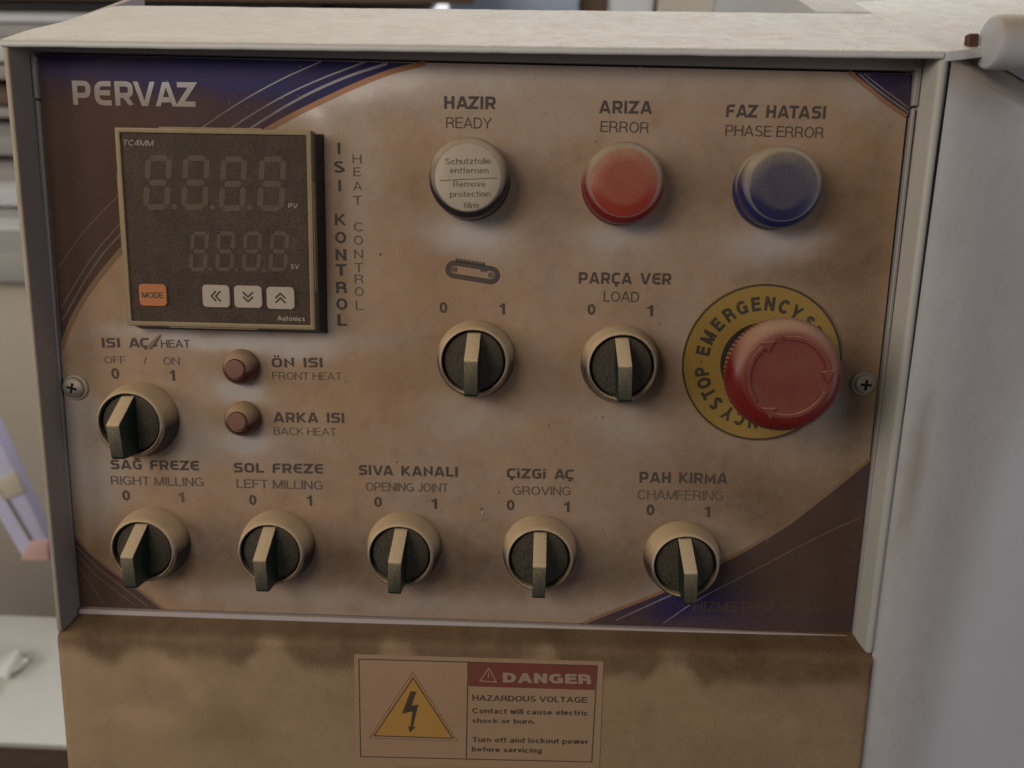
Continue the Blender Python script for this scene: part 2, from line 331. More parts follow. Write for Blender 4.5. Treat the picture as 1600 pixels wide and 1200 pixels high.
def grot(ch, t):
    """a plain grotesque letter drawn as strokes of weight t: (advance, strokes, low, high)"""
    h = t/2; X = .73; c = lambda a, *st: (a, list(st), 0, 1); l = lambda a, *st: (a, list(st), 0, 1)
    def bowl(x0, x1, y0, y1): r = min((y1-y0)/2, x1-x0); return [(x0,y1),(x1-r,y1)]+arc(x1-r, (y0+y1)/2, r, (y1-y0)/2, 90, -90)[1:-1]+[(x1-r,y0),(x0,y0)]
    up = 1-h; xr = lambda w: w-h
    rb = lambda w: (w/2, X/2, w/2-h, X/2-h)
    D = {
     'A': lambda: c(.80, [(-.02+h,-.08),(.40,1.05)], [(.40,1.05),(.82-h,-.08)], [(.19,.32),(.61,.32)]),
     'B': lambda: c(.70, [(h,0),(h,1)], bowl(h,.66-h,.53,up), bowl(h,.70-h,h,.53)),
     'C': lambda: c(.76, arc(.41,.5,.41-h,.5-h,42,318,20)),
     'D': lambda: c(.74, [(h,0),(h,1)], [(h,up),(.33,up)]+arc(.33,.5,.41-h,.5-h,90,-90)+[(h,h)]),
     'E': lambda: c(.64, [(h,0),(h,1)], [(h,up),(.64,up)], [(h,.53),(.60,.53)], [(h,h),(.66,h)]),
     'F': lambda: c(.60, [(h,0),(h,1)], [(h,up),(.60,up)], [(h,.50),(.55,.50)]),
     'G': lambda: c(.80, arc(.41,.5,.41-h,.5-h,42,318,20), [(.46,.47),(.78-h,.47),(.78-h,.04)]),
     'H': lambda: c(.74, [(h,0),(h,1)], [(.74-h,0),(.74-h,1)], [(h,.53),(.74-h,.53)]),
     'I': lambda: c(t, [(h,0),(h,1)]),
     'J': lambda: c(.50, [(.50-h,1),(.50-h,.3)]+arc(.25,.27,.25-h,.27-h,0,-170)),
     'K': lambda: c(.72, [(h,0),(h,1)], [(.68,1.02),(h,.36)], [(.28,.56),(.70,-.02)]),
     'L': lambda: c(.56, [(h,0),(h,1)], [(h,h),(.56,h)]),
     'M': lambda: c(.86, [(h,0),(h,1)], [(.86-h,0),(.86-h,1)], [(h,1.04),(.43,.02)], [(.86-h,1.04),(.43,.02)]),
     'N': lambda: c(.74, [(h,0),(h,1)], [(.74-h,0),(.74-h,1)], [(h,1.0),(.74-h,0)]),
     'O': lambda: c(.82, arc(.41,.5,.41-h,.5-h,90,450,26)),
     'P': lambda: c(.68, [(h,0),(h,1)], bowl(h,.68-h,.44,up)),
     'R': lambda: c(.73, [(h,0),(h,1)], bowl(h,.68-h,.47,up), [(.42,.47),(.58,.38),(.72-h,-.02)]),
     'S': lambda: c(.68, arc(.34,.745,.31-h,.255-h+.02,25,270,12)+arc(.34,.27,.34-h,.27-h,90,-160,14)[1:]),
     'T': lambda: c(.66, [(0,up),(.66,up)], [(.33,0),(.33,1)]),
     'U': lambda: c(.74, [(h,1),(h,.34)]+arc(.37,.34,.37-h,.34-h,180,360)+[(.74-h,1)]),
     'V': lambda: c(.76, [(h-.02,1.08),(.38,-.02)], [(.78-h,1.08),(.38,-.02)]),
     'W': lambda: c(1.06, [(h-.02,1.05),(.29,-.02)], [(.29,-.02),(.53,1.0)], [(.53,1.0),(.77,-.02)], [(.77,-.02),(1.08-h,1.05)]),
     'Y': lambda: c(.74, [(h-.03,1.05),(.37,.42)], [(.77-h,1.05),(.37,.42)], [(.37,0),(.37,.44)]),
     'Z': lambda: c(.68, [(.03,up),(.66,up)], [(.64-h*.4,1-h),(.04+h*.4,h)], [(0,h),(.68,h)]),
     '0': lambda: c(.56, arc(.28,.5,.28-h,.5-h,90,450,24)),
     '4': lambda: c(.60, [(.44,0),(.44,1)], [(.42,.98),(h*.6,.27)], [(0,.27),(.58,.27)]),
     '1': lambda: c(.36, [(.36-h,0),(.36-h,1)], [(.36-h,.93),(.22,.80),(.02,.74)]),
     '-': lambda: c(.34, [(0,.38),(.34,.38)]), '/': lambda: c(.34, [(.02,-.1),(.32,1.1)]), '.': lambda: c(t, [(0,h),(t,h)]),
     'a': lambda: l(.54, arc(.27,X-.21,.25-h,.21-h,165,0,8)+[(.52-h,0)], arc(.25,.21,.25-h,.21-h,80,290,12)+[(.52-h,.17)], [(.24,.43-h),(.52-h,.45)]),
     'b': lambda: l(.58, [(h,0),(h,1)], arc(.29,X/2,.29-h,X/2-h,150,-150,18)),
     'c': lambda: l(.52, arc(.29,X/2,.29-h,X/2-h,45,315,18)),
     'd': lambda: l(.58, [(.58-h,0),(.58-h,1)], arc(.29,X/2,.29-h,X/2-h,30,330,18)),
     'e': lambda: l(.58, [(h,X/2),(.58-h,X/2)]+arc(.29,X/2,.29-h,X/2-h,0,318,18)[1:]),
     'f': lambda: l(.34, arc(.34,.78,.20-h*.4,.22-h,90,180,6)+[(.14+h*.4,0)], [(0,X-h),(.32,X-h)]),
     'g': lambda: (.56, [arc(.28,X/2,.28-h,X/2-h,30,330,18), [(.56-h,X),(.56-h,.02)]+arc(.28,.0,.28-h,.2,0,-160,10)], -.26, X),
     'h': lambda: l(.54, [(h,0),(h,1)], [(h,.42)]+arc(.28,.45,.26-h,.28-h,170,0,8)+[(.54-h,0)]),
     'i': lambda: l(t, [(h,0),(h,X)], [(h,.86),(h,1)]),
     'k': lambda: l(.54, [(h,0),(h,1)], [(.50,X+.02),(h,.26)], [(.22,.42),(.54,-.02)]),
     'l': lambda: l(t, [(h,0),(h,1)]),
     'm': lambda: l(.86, [(h,0),(h,X)], [(h,.42)]+arc(.27,.48,.21,.25-h,175,0,8)+[(.48-h+.02,0)], [(.45,.42)]+arc(.66,.48,.20-h*.3,.25-h,175,0,8)+[(.86-h,0)]),
     'n': lambda: l(.54, [(h,0),(h,X)], [(h,.42)]+arc(.28,.45,.26-h,.28-h,170,0,8)+[(.54-h,0)]),
     'o': lambda: l(.58, arc(.29,X/2,.29-h,X/2-h,90,450,22)),
     'p': lambda: (.58, [[(h,-.27),(h,X)], arc(.29,X/2,.29-h,X/2-h,150,-150,18)], -.27, X),
     'r': lambda: l(.34, [(h,0),(h,X)], [(h,.40),(.18,.60),(.34,X-h*.9)]),
     's': lambda: l(.50, arc(.25,X-.19,.22-h,.19-h+.01,25,270,9)+arc(.25,.19,.25-h,.19-h,90,-160,10)[1:]),
     't': lambda: l(.32, [(.12+h*.3,.95),(.12+h*.3,.16)]+arc(.27,.15,.15-h*.3,.15-h,180,280,5), [(0,X-h),(.31,X-h)]),
     'u': lambda: l(.54, [(h,X),(h,.28)]+arc(.27,.28,.27-h,.28-h,180,350,9), [(.54-h,0),(.54-h,X)]),
     'v': lambda: l(.52, [(h-.01,X+.04),(.26,0)], [(.53-h,X+.04),(.26,0)]),
     'w': lambda: l(.76, [(h-.01,X+.04),(.21,0)], [(.21,0),(.38,X)], [(.38,X),(.55,0)], [(.55,0),(.77-h,X+.04)]),
     'z': lambda: l(.48, [(.02,X-h),(.46,X-h)], [(.45,X-h),(.03,h)], [(0,h),(.48,h)]),
    }
    return D[ch]()
_tc = {}
def typed(s, off=0.0, shear=0.0):
    k_ = (s, off, shear)
    if k_ in _tc: return _tc[k_]
    t = .105+off*2.3; V = []; F = []; x = 0
    for ch in s:
        if ch == ' ': x += .34; continue
        adv, st, lo, hi = grot(ch, t); lay(st, x, t, V, F, lo, hi); x += adv+.13-t*.15
    V = np.array(V); V[:,0] += V[:,1]*shear; V[:,0] -= V[:,0].min()
    _tc[k_] = (V, F, V[:,0].max()); return _tc[k_]
def put_text(s, l, r, cap, y=-.12, kind='T', deep=0.0, off=.0, shear=0.0):
    """text laid along the line from pixel l to pixel r (its base line ends); cap = cap height in pixels"""
    L0 = at(*l, deep); R0 = at(*r, deep); d = np.array([R0[0]-L0[0], R0[2]-L0[2]]); W = np.linalg.norm(d); d /= W
    n = np.array([-d[1], d[0]]); up = at(l[0], l[1]-cap, deep); H = abs(up[2]-L0[2])
    V, F, wd = techno(s) if kind == 'T' else typed(s, off, shear)
    P = [(L0[0]+d[0]*u*W/wd+n[0]*v*H, y+deep-.006*k, L0[2]+d[1]*u*W/wd+n[1]*v*H) for u, v, k in V]
    return P, F
def join(parts):
    V = []; F = []
    for v, f in parts:
        b = len(V); V += list(v); F += [tuple(i+b for i in q) for q in f]
    return V, F
def dusted(V, k=1.0):
    a = np.array(V); return dust_at(a[:,0], a[:,2])*k

# ------------------------------------------------------------------ the cabinet
def thing(name, label, cat, mat=None):
    o = bpy.data.objects.new(name, None); col.objects.link(o); o.empty_display_size = .05
    o.matrix_world = M if mat is None else mat; o['label'] = label; o['category'] = cat; return o
cab = thing('control_cabinet', 'dusty off-white machine control cabinet with a recessed silver and navy panel of switches and lamps', 'control cabinet')

# frame front corners (inner) and plate corners
IN = {'tl': (-2.6,216.9), 'tr': (320.7,216.2), 'br': (317.3,-.8), 'bl': (-.9,-5.2)}
PL = {'tl': (.1,217.2), 'tr': (317.2,214.2), 'br': (316.4,.9), 'bl': (-.8,-1.0)}
def curve_grid(rows, name, mat, parent, attr_fn=None, smooth=True):
    V = [p for r in rows for p in r]; n = len(rows[0]); F = []
    for j in range(len(rows)-1):
        for i in range(n-1): F.append((j*n+i, j*n+i+1, (j+1)*n+i+1, (j+1)*n+i))
    a = attr_fn(np.array(V)) if attr_fn else None
    return make(name, V, F, mat, parent, smooth=smooth, attr=a)

# plate: sheet 1.2 mm thick, its face a fine grid that carries the dust
nx, nz = 240, 162
rows = []
for j in range(nz+1):
    t = j/nz; l = np.array(PL['bl'])*(1-t)+np.array(PL['tl'])*t; r = np.array(PL['br'])*(1-t)+np.array(PL['tr'])*t
    rows.append([(*(l*(1-i/nx)+r*(i/nx)),) for i in range(nx+1)])
rows = [[(p[0], -.0, p[1]) for p in r] for r in rows]
V = [p for r in rows for p in r]; F = [(j*(nx+1)+i, j*(nx+1)+i+1, (j+1)*(nx+1)+i+1, (j+1)*(nx+1)+i) for j in range(nz) for i in range(nx)]
rim = [0*(nx+1)+i for i in range(nx+1)] + [j*(nx+1)+nx for j in range(1, nz+1)] + [nz*(nx+1)+i for i in range(nx-1, -1, -1)] + [j*(nx+1) for j in range(nz-1, 0, -1)]
b = len(V); V += [(V[i][0], 1.4, V[i][2]) for i in rim]; k = len(rim)
F += [(rim[(i+1)%k], rim[i], b+i, b+(i+1)%k) for i in range(k)]; F.append(tuple(b+i for i in range(k))[::-1])
plate = make('faceplate', V, F, MT['foil'], cab, attr=dusted(V))
_a = np.array(V); plate.data.attributes.new('darker_brown', 'FLOAT', 'POINT').data.foreach_set('value', darker_brown_at(_a[:,0], _a[:,2]).astype(np.float32))

def seg_wall(name, quads, mat, bevel=.5, parent=cab):
    bm = bmesh.new()
    for q in quads: hexa(bm, q)
    bev(bm, bevel, 2); return bm_obj(name, bm, mat, parent, smooth=True)
Y0 = -13.0
CS, SN = math.cos(TILT), math.sin(TILT)
def top_z(y, z0): return z0 + (y-Y0)*SN/CS
# left side wall: a 2.2 mm sheet from the front edge backwards
def wall(name, xi_t, xi_b, th, side, zb, front_in_bottom):
    s = side
    f = [(xi_b,Y0,zb),(xi_b+s*th,Y0,zb),(xi_t+s*th,Y0,217.5),(xi_t,Y0,217.5)]
    yb = 88
    k = [(xi_b-s*0,yb,zb),(xi_b+s*th,yb,zb),(xi_t+s*th,yb,top_z(yb,217.5)),(xi_t,yb,top_z(yb,217.5))]
    bm = bmesh.new(); hexa(bm, f+k); bev(bm, .7 if th < 3 else 1.8, 3); return bm_obj(name, bm, MT['paint'], cab, smooth=True)
MT['wall_in'] = dusty('shaded_side_paint', (.26,.22,.20), .5, 0, lo=.12, hi=.42, amt=.9, dust=(.46,.38,.28), bump=.5, blot=.3)  # side paint darkened: the left wall's shade is put into its colour
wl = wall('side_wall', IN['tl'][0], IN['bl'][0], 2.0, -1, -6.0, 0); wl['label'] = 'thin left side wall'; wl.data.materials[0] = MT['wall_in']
wr = wall('side_wall', IN['tr'][0], IN['br'][0], 3.2, 1, -1.6, 0); wr['label'] = 'thicker right side wall with rounded fold'
# hood sheet: world-horizontal, 2.4 mm thick, with a turned-down front edge and a few dents
rows = []; nxh, nyh = 240, 34; rsx = np.linspace(-4.6, 321.5, nxh)
def hood_z(x, y, z0):
    d = .7*math.exp(-((x-235)/22)**2-((y-2)/5)**2) - .6*math.exp(-((x-258)/14)**2-((y-6)/4)**2) + .5*math.exp(-((x-272)/9)**2-((y-4)/3)**2) + .5*math.exp(-((x-50)/40)**2-((y+8)/2.5)**2) + .35*(float(fbm(x, y*2.5, 9, 3))-.5) + .25*(float(fbm(x, y, 22))-.5)
    e = (x+4.6); d -= 5.5*math.exp(-max(0, e)/3.0)*max(0, min(1, (y-2)/70))       # left edge rolls over
    return top_z(y, z0) + d
prof = [(Y0+.3, -2.6), (Y0-.45, -2.3), (Y0-.8, -1.4), (Y0-.7, -.5), (Y0-.1, -.02)] + [(Y0+1+i**1.25, 0) for i in range(28)]
prof = [q for q in prof if q[0] < 50] + [(50, 0), (53, -.6), (55, -2.5), (56, -6)]
for (yy, dz) in prof: rows.append([(x, yy, hood_z(x, yy, 219.0 - .0010*(x))+dz) for x in rsx])
V = [p for r in rows for p in r]; n = nxh; F = [(j*n+i, j*n+i+1, (j+1)*n+i+1, (j+1)*n+i) for j in range(len(rows)-1) for i in range(n-1)]
# underside
b = len(V); V += [(x, yy, top_z(yy, 216.4)) for yy in (Y0+.3, 56) for x in rsx]; F += [(b+n+i, b+n+i+1, b+i+1, b+i) for i in range(n-1)]
hood = make('hood', V, F, MT['top'], cab, smooth=True)
# inner header: closes the gap between the hood and the plate
hd = bmesh.new(); hexa(hd, [(-2.4,-1.6,217.9),(320.4,-1.6,214.9),(320.4,-1.6,220.5),(-2.4,-1.6,220.5),(-2.4,.6,217.9),(320.4,.6,214.9),(320.4,.6,220.5),(-2.4,.6,220.5)])
bm_obj('header_strip', hd, MT['strip'], cab)
# dark box behind the plate
bk = bmesh.new(); box(bk, -.8, 316.9, 3.2, 80, -4, 219); bm_obj('inner_housing', bk, MT['black'], cab)

# narrow frame strips round the plate (upper short piece and lower long piece, either side)
def strip(name, p0, p1, wd, y0, y1, mat=MT['strip'], parent=cab, bv=.25):
    p0, p1 = np.array(p0), np.array(p1); d = (p1-p0)/np.linalg.norm(p1-p0); nn = np.array([-d[1], d[0]])*wd/2
    bm = bmesh.new(); prism(bm, [tuple(p0+nn), tuple(p0-nn), tuple(p1-nn), tuple(p1+nn)], y0, y1); bev(bm, bv, 1); return bm_obj(name, bm, mat, parent)
strip('frame_strip', (-1.35,216.5), (-1.25,201.2), 1.5, -1.6, 3)
strip('frame_strip', (-1.35,200.6), (-1.9,-2.6), 1.5, -1.2, 3)
strip('frame_strip', (319.1,216.2), (319.0,203.0), 1.9, -2.0, 3)
strip('frame_strip', (318.9,202.3), (317.5,-.2), 1.2, -1.6, 3)
lipo = strip('frame_strip', (-.6,-2.6), (314.9,-.75), 2.2, -2.2, 2.0, MT['lip'], bv=.5); lipo['label'] = 'pale clean lip under the plate'

# ledge and lower front: one folded sheet whose dust hangs in lobes between the switches
KX = [232, 430, 630, 846, 1066]
def front_dust(A):
    x, y, z = A[:,0], A[:,1], A[:,2]
    s = np.where(y > Y0+.01, (y-Y0), 0) + np.maximum(0, -4.0-z)        # distance run from the plate outward and down
    s = np.where(y > Y0+.01, 12-(y-Y0), 12-(-4.0-np.minimum(z,-4))*-1)
    u = s
    lobe = np.zeros_like(x)
    for k in KX:
        cx = at(k, 985, Y0)[0]; lobe = np.maximum(lobe, np.exp(-((x-cx)/(7+5*fbm(x*0+cx, z*0, 9)))**4))
    edge = 21 - 10*lobe + 7*(fbm(x, z*0, 16)-.5)
    dark = 1/(1+np.exp((u-edge)/1.6))
    base = .60 + .55*(fbm(x, z, 30)-.5) + .2*(fbm(x+31, z, 8)-.5)
    for (px, py, a, bb, st) in [(265,1040,36,34,.55),(232,1118,70,26,.5),(340,1010,60,20,.3),(180,1060,60,40,.25),(500,1008,60,14,.35),(640,1006,34,12,.4),(835,1006,26,12,.4),(120,1130,30,120,.25),(330,1150,60,40,-.3),(1200,1060,120,40,-.15),(300,1080,40,30,.25)]:
        q = at(px, py, Y0); wx = x+8*(fbm(x, z, 10)-.5); wz = z+8*(fbm(x+9, z, 10)-.5)
        base = base - st*np.exp(-((wx-q[0])/(a/4.2))**2-((wz-q[2])/(bb/4.2))**2)
    base = base + .12*np.clip((x-160)/150, -1, 1)
    return np.clip(np.maximum(base, 0)*(.72) + dark*.55, .05, 1.25)
rows = []; nxf = 170
def low_edge(t):      # outer fold of the ledge, t across
    return -5.6*(1-t) - 1.4*t
ys = [2.0, -.5, -2.5, -5, -7.5, -9.5, -11, -12.1, -12.8, -13.0]
zo = [1.4, .9, .5, .0, -.1, -.25, -.7, -1.4, -2.5, -4.0]
prof = [('l', y, z) for y, z in zip(ys, zo)]
XL, XR = lambda z: -2.9, lambda z: 320.4
for q in range(10):
    t_ = q/9; y_ = ys[q]; dz = [2.6, 2.1, 1.5, .9, .35, -.15, -.7, -1.4, -2.5, -4.0][q]
    rows.append([(-2.9+(323.3)*i/nxf, y_, low_edge(i/nxf)+dz) for i in range(nxf+1)])
for q in range(1, 70):
    z_ = -4.0 - q*1.05 - (max(0, q-55)**2)*1.0
    rows.append([(-2.9+(323.3)*i/nxf, Y0, low_edge(i/nxf)+z_) for i in range(nxf+1)])
V = [p for r in rows for p in r]; n = nxf+1
F = [(j*n+i, (j+1)*n+i, (j+1)*n+i+1, j*n+i+1) for j in range(len(rows)-1) for i in range(nxf)]
zlow = rows[-1][0][2]
nv = len(V); V += [(-2.9, 88, zlow), (320.4, 88, zlow), (-2.9, 88, -6), (320.4, 88, -6)]
lft = [r*n for r in range(9, len(rows))]; rgt = [r*n+nxf for r in range(9, len(rows))]
F.append(tuple(lft[::-1]) + (nv+2, nv)[::1]); F.append(tuple(rgt) + (nv+1, nv+3))
def fd(V):
    A = np.array(V); t = (A[:,0]+2.9)/323.3; B = A.copy(); B[:,2] = A[:,2]-(-5.6*(1-t)-1.4*t)
    C = A.copy(); C[:,2] = B[:,2]; d = front_dust2(A, B[:,2]); return d
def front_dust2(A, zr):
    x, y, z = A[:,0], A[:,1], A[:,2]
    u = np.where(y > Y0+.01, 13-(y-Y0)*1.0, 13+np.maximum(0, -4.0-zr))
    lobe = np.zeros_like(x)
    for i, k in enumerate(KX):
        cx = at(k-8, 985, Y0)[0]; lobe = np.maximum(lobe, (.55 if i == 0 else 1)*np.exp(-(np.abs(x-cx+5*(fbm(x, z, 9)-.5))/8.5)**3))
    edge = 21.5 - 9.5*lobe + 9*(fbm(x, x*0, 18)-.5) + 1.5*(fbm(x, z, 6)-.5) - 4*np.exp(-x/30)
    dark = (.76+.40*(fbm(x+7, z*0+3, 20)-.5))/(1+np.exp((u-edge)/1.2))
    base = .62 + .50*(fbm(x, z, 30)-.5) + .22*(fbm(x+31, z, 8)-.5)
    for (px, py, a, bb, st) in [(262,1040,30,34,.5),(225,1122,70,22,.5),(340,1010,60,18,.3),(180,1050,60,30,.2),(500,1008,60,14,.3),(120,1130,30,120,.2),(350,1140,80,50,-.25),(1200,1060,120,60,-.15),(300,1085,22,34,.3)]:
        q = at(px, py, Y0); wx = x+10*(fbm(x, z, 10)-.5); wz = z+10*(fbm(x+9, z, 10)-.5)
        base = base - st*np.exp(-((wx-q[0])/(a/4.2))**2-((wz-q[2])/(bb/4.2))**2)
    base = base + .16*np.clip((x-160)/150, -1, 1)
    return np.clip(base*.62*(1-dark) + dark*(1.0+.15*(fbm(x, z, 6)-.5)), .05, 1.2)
lower = make('lower_front', V, F, MT['front'], cab, smooth=True, attr=fd(V))
for p_ in lower.data.polygons[-2:]: p_.use_smooth = False

# ------------------------------------------------------------------ print on the plate
def patch(name, arc_px, corner_key, parent, label):
    A = [np.array(xz(*p)) for p in arc_px]; A = catmull(A, 10); c = np.array(PL[corner_key])
    cc = c + (np.array(PL['br'])+np.array(PL['tl'])-2*c)/2*0.0006
    V = []; nn = 40
    for a in A:
        for j in range(nn+1):
            q = cc+(a-cc)*(j/nn); V.append((q[0], -.05, q[1]))
    n = nn+1; F = [(i*n+j, i*n+j+1, (i+1)*n+j+1, (i+1)*n+j) for i in range(len(A)-1) for j in range(nn)]
    # keep every face turned to the front
    v = [np.array(V[k]) for k in F[len(F)//2]]
    if np.cross(v[1]-v[0], v[2]-v[0])[1] > 0: F = [f[::-1] for f in F]
    o = make(name, V, F, MT['navy'], parent, attr=dusted(V)); o['label'] = label; return o
ARC = {'tl': [(664,99),(600,116),(520,150),(424,199),(330,262),(250,328),(187,394),(142,450),(113,500),(96,545)],
       'bl': [(117,838),(135,858),(160,880),(187,900),(222,926),(256,952)],
       'tr': [(1334,113),(1356,137),(1388,161),(1412,176),(1422,185)],
       'br': [(1361,716),(1322,748),(1262,795),(1232,818),(1180,850),(1130,877),(1040,922),(940,962),(905,975)]}
patch('corner_print', ARC['tl'], 'tl', plate, 'large navy corner print at the upper left')
patch('corner_print', ARC['bl'], 'bl', plate, 'small dusty navy corner print at the lower left')
patch('corner_print', ARC['tr'], 'tr', plate, 'small navy corner print at the upper right')
patch('corner_print', ARC['br'], 'br', plate, 'navy corner print at the lower right')
def line(name, pts, wd, mat, parent=plate, y=-.1, n=12, taper=None):
    P = catmull([np.array(xz(*p)) for p in pts], n); Vv, Fv = ribbon(P, wd if taper is None else list(np.linspace(taper[0], taper[1], len(P))))
    V = [(q[0], y, q[1]) for q in Vv]; v = [np.array(V[k]) for k in Fv[0]]
    if np.cross(v[1]-v[0], v[2]-v[0])[1] > 0: Fv = [f[::-1] for f in Fv]
    return make(name, V, Fv, mat, parent, attr=dusted(V))
line('orange_line', [(664,99),(600,116),(520,150),(424,199),(330,262),(250,328),(187,394),(142,450),(113,500),(96,545)], 1.9, MT['orange_ink'])
line('pale_line', [(502,96),(440,124),(380,157),(322,195),(250,245),(180,311),(130,364),(90,420)], .35, MT['white_ink'], taper=(.5,.3))
line('pale_line', [(570,97),(500,124),(440,152),(369,195),(270,265),(182,356),(140,408),(96,480)], .4, MT['white_ink'], taper=(.6,.4))
line('pale_line', [(606,99),(540,121),(470,153),(397,197),(290,270),(184,371),(142,424),(98,500)], .9, MT['white_ink'], taper=(1.0,.5))
line('orange_line', [(1326,113),(1350,132),(1384,160),(1407,176),(1416,182)], 1.5, MT['orange_ink'])
line('pale_line', [(1342,115),(1362,133),(1392,156),(1420,176)], .5, MT['white_ink'])
line('pale_line', [(1350,115),(1372,133),(1420,169)], .35, MT['white_ink'])
line('orange_line', [(1361,716),(1322,748),(1262,795),(1232,818),(1180,850),(1130,877),(1040,922),(940,962),(912,974)], 1.3, MT['orange_ink'])
line('pale_line', [(1345,808),(1280,838),(1180,890),(1094,935),(1036,974)], .38, MT['white_ink'])
line('pale_line', [(1123,890),(1060,924),(962,969)], .55, MT['white_ink'])
line('orange_line', [(117,838),(135,858),(160,880),(187,900),(222,926),(256,952)], 1.0, MT['orange_ink'])
line('pale_line', [(119,852),(150,884),(185,912),(232,948)], .5, MT['white_ink'])
line('pale_line', [(120,866),(150,898),(180,922),(212,946)], .35, MT['white_ink'])
line('pale_line', [(124,885),(140,910),(163,944)], .3, MT['white_ink'])

def caption(label, items, parent=plate):
    """items: (text, left px, right px, cap px, kind, ink, bolding)"""
    groups = {}
    for it in items: groups.setdefault(it[5], []).append(put_text(it[0], it[1], it[2], it[3], kind=it[4], off=it[6] if len(it) > 6 else 0))
    V = []; F = []; mi = []; mats = list(groups)
    for k, mname in enumerate(mats):
        v, f = join(groups[mname]); b = len(V); V += v; F += [tuple(i+b for i in q) for q in f]; mi += [k]*len(f)
    o = make('caption', V, F, None, parent, attr=dusted(V, .9), mats=[MT[q] for q in mats], mi=mi); o['label'] = label; return o
B = .018
caption('pale heading in the upper left corner', [('PERVAZ', (115,164), (306,167), 38, 'T', 'logo_ink')])
caption('HAZIR READY caption', [('HAZIR', (694,170), (774,171), 20, 'T', 'ink'), ('READY', (697,200), (768,201), 17, 'N', 'ink')])
caption('ARIZA ERROR caption', [('ARIZA', (936,177), (1018,178), 20, 'T', 'ink'), ('ERROR', (938,206), (1013,208), 17, 'N', 'ink')])
caption('FAZ HATASI PHASE ERROR caption', [('FAZ HATASI', (1134,183), (1289,186), 20, 'T', 'ink'), ('PHASE ERROR', (1133,212), (1286,216), 17, 'N', 'ink')])
caption('PARÇA VER LOAD caption', [('PARÇA VER', (904,443), (1048,445), 18, 'T', 'ink'), ('LOAD', (943,471), (998,472), 16, 'N', 'ink'), ('0', (918,492), (930,492), 17, 'N', 'ink', B*1.6), ('1', (1010,494), (1020,494), 17, 'N', 'ink', B*1.6)])
caption('0 and 1 over the switch below the conveyor pictogram', [('0', (687,489), (699,489), 17, 'N', 'ink', B*1.6), ('1', (780,491), (789,491), 17, 'N', 'ink', B*1.6)])
caption('ISI AÇ HEAT caption with OFF and ON', [('ISI AÇ', (160,543), (233,543), 15, 'T', 'ink'), ('-', (241,545), (247,545), 13, 'N', 'ink', B), ('HEAT', (252,543), (297,543), 12, 'N', 'ink', .01),
    ('OFF', (164,568), (197,568), 11.5, 'N', 'ink_soft'), ('/', (225,569), (230,569), 12, 'N', 'ink_soft'), ('ON', (256,570), (281,570), 12, 'N', 'ink_soft'), ('0', (175,592), (187,592), 17, 'N', 'ink', B*1.6), ('1', (265,595), (274,595), 17, 'N', 'ink', B*1.6)])
caption('ÖN ISI FRONT HEAT caption', [('ÖN ISI', (425,574), (504,574), 15, 'T', 'ink'), ('FRONT HEAT', (426,593), (534,594), 12, 'N', 'ink_soft')])
caption('ARKA ISI BACK HEAT caption', [('ARKA ISI', (428,660), (538,661), 16, 'T', 'ink'), ('BACK HEAT', (428,679), (525,681), 12, 'N', 'ink_soft')])
caption('SAĞ FREZE RIGHT MILLING caption', [('SAĞ FREZE', (174,733), (311,735), 15, 'T', 'ink'), ('RIGHT MILLING', (174,757), (318,760), 13.5, 'N', 'ink_soft', .006), ('0', (192,782), (204,782), 16, 'N', 'ink', B*1.6), ('1', (279,785), (288,785), 16, 'N', 'ink_soft', B*1.2)])
caption('SOL FREZE LEFT MILLING caption', [('SOL FREZE', (366,738), (505,740), 15, 'T', 'ink'), ('LEFT MILLING', (370,762), (504,765), 13.5, 'N', 'ink_soft', .006), ('0', (390,789), (401,789), 16, 'N', 'ink', B*1.6), ('1', (480,790), (488,790), 16, 'N', 'ink', B*1.6)])
caption('SIVA KANALI OPENING JOINT caption', [('SIVA KANALI', (561,742), (715,745), 15.5, 'T', 'ink'), ('OPENING JOINT', (572,767), (700,769), 13.5, 'N', 'ink_soft', .004), ('0', (585,792), (597,792), 16, 'N', 'ink', B*1.6), ('1', (674,795), (683,795), 16, 'N', 'ink', B*1.6)])
caption('ÇİZGİ AÇ GROVING caption', [('ÇİZGİ AÇ', (792,747), (896,749), 15.5, 'T', 'ink'), ('GROVING', (801,773), (891,774), 13.5, 'N', 'ink_soft', .004), ('0', (792,797), (804,797), 16, 'N', 'ink', B*1.6), ('1', (881,800), (890,800), 16, 'N', 'ink', B*1.6)])
caption('PAH KIRMA CHAMFERING caption', [('PAH KIRMA', (999,754), (1136,756), 17, 'T', 'ink'), ('CHAMFERING', (996,780), (1129,782), 15, 'N', 'ink_soft'), ('0', (1010,805), (1022,805), 17, 'N', 'ink', B*1.6), ('1', (1100,808), (1109,808), 17, 'N', 'ink', B*1.6)])
caption('buried maker name in the lower right corner', [('HIZMETHIM', (1083,955), (1208,957), 16, 'N', 'ghost_ink', .02), ('MACHINES', (1222,957), (1312,958), 14, 'N', 'ghost_ink', 0), ('w w w .', (1080,968), (1152,969), 5, 'N', 'ghost_ink')])
def stacked(label, letters, xs, ys, cap, wd, kind, ink, off=0):
    ps = []
    for i, (ch, y) in enumerate(zip(letters, ys)):
        x = xs[0]+(xs[1]-xs[0])*(y-ys[0])/(ys[-1]-ys[0]); ww = wd*(.24 if ch == 'I' else (.85 if ch in 'LE' else 1))
        ps.append(put_text(ch, (x-ww/2, y+cap/2), (x+ww/2, y+cap/2), cap, kind=kind, off=off))
    V, F = join(ps); o = make('caption', V, F, MT[ink], plate, attr=dusted(V, .8)); o['label'] = label
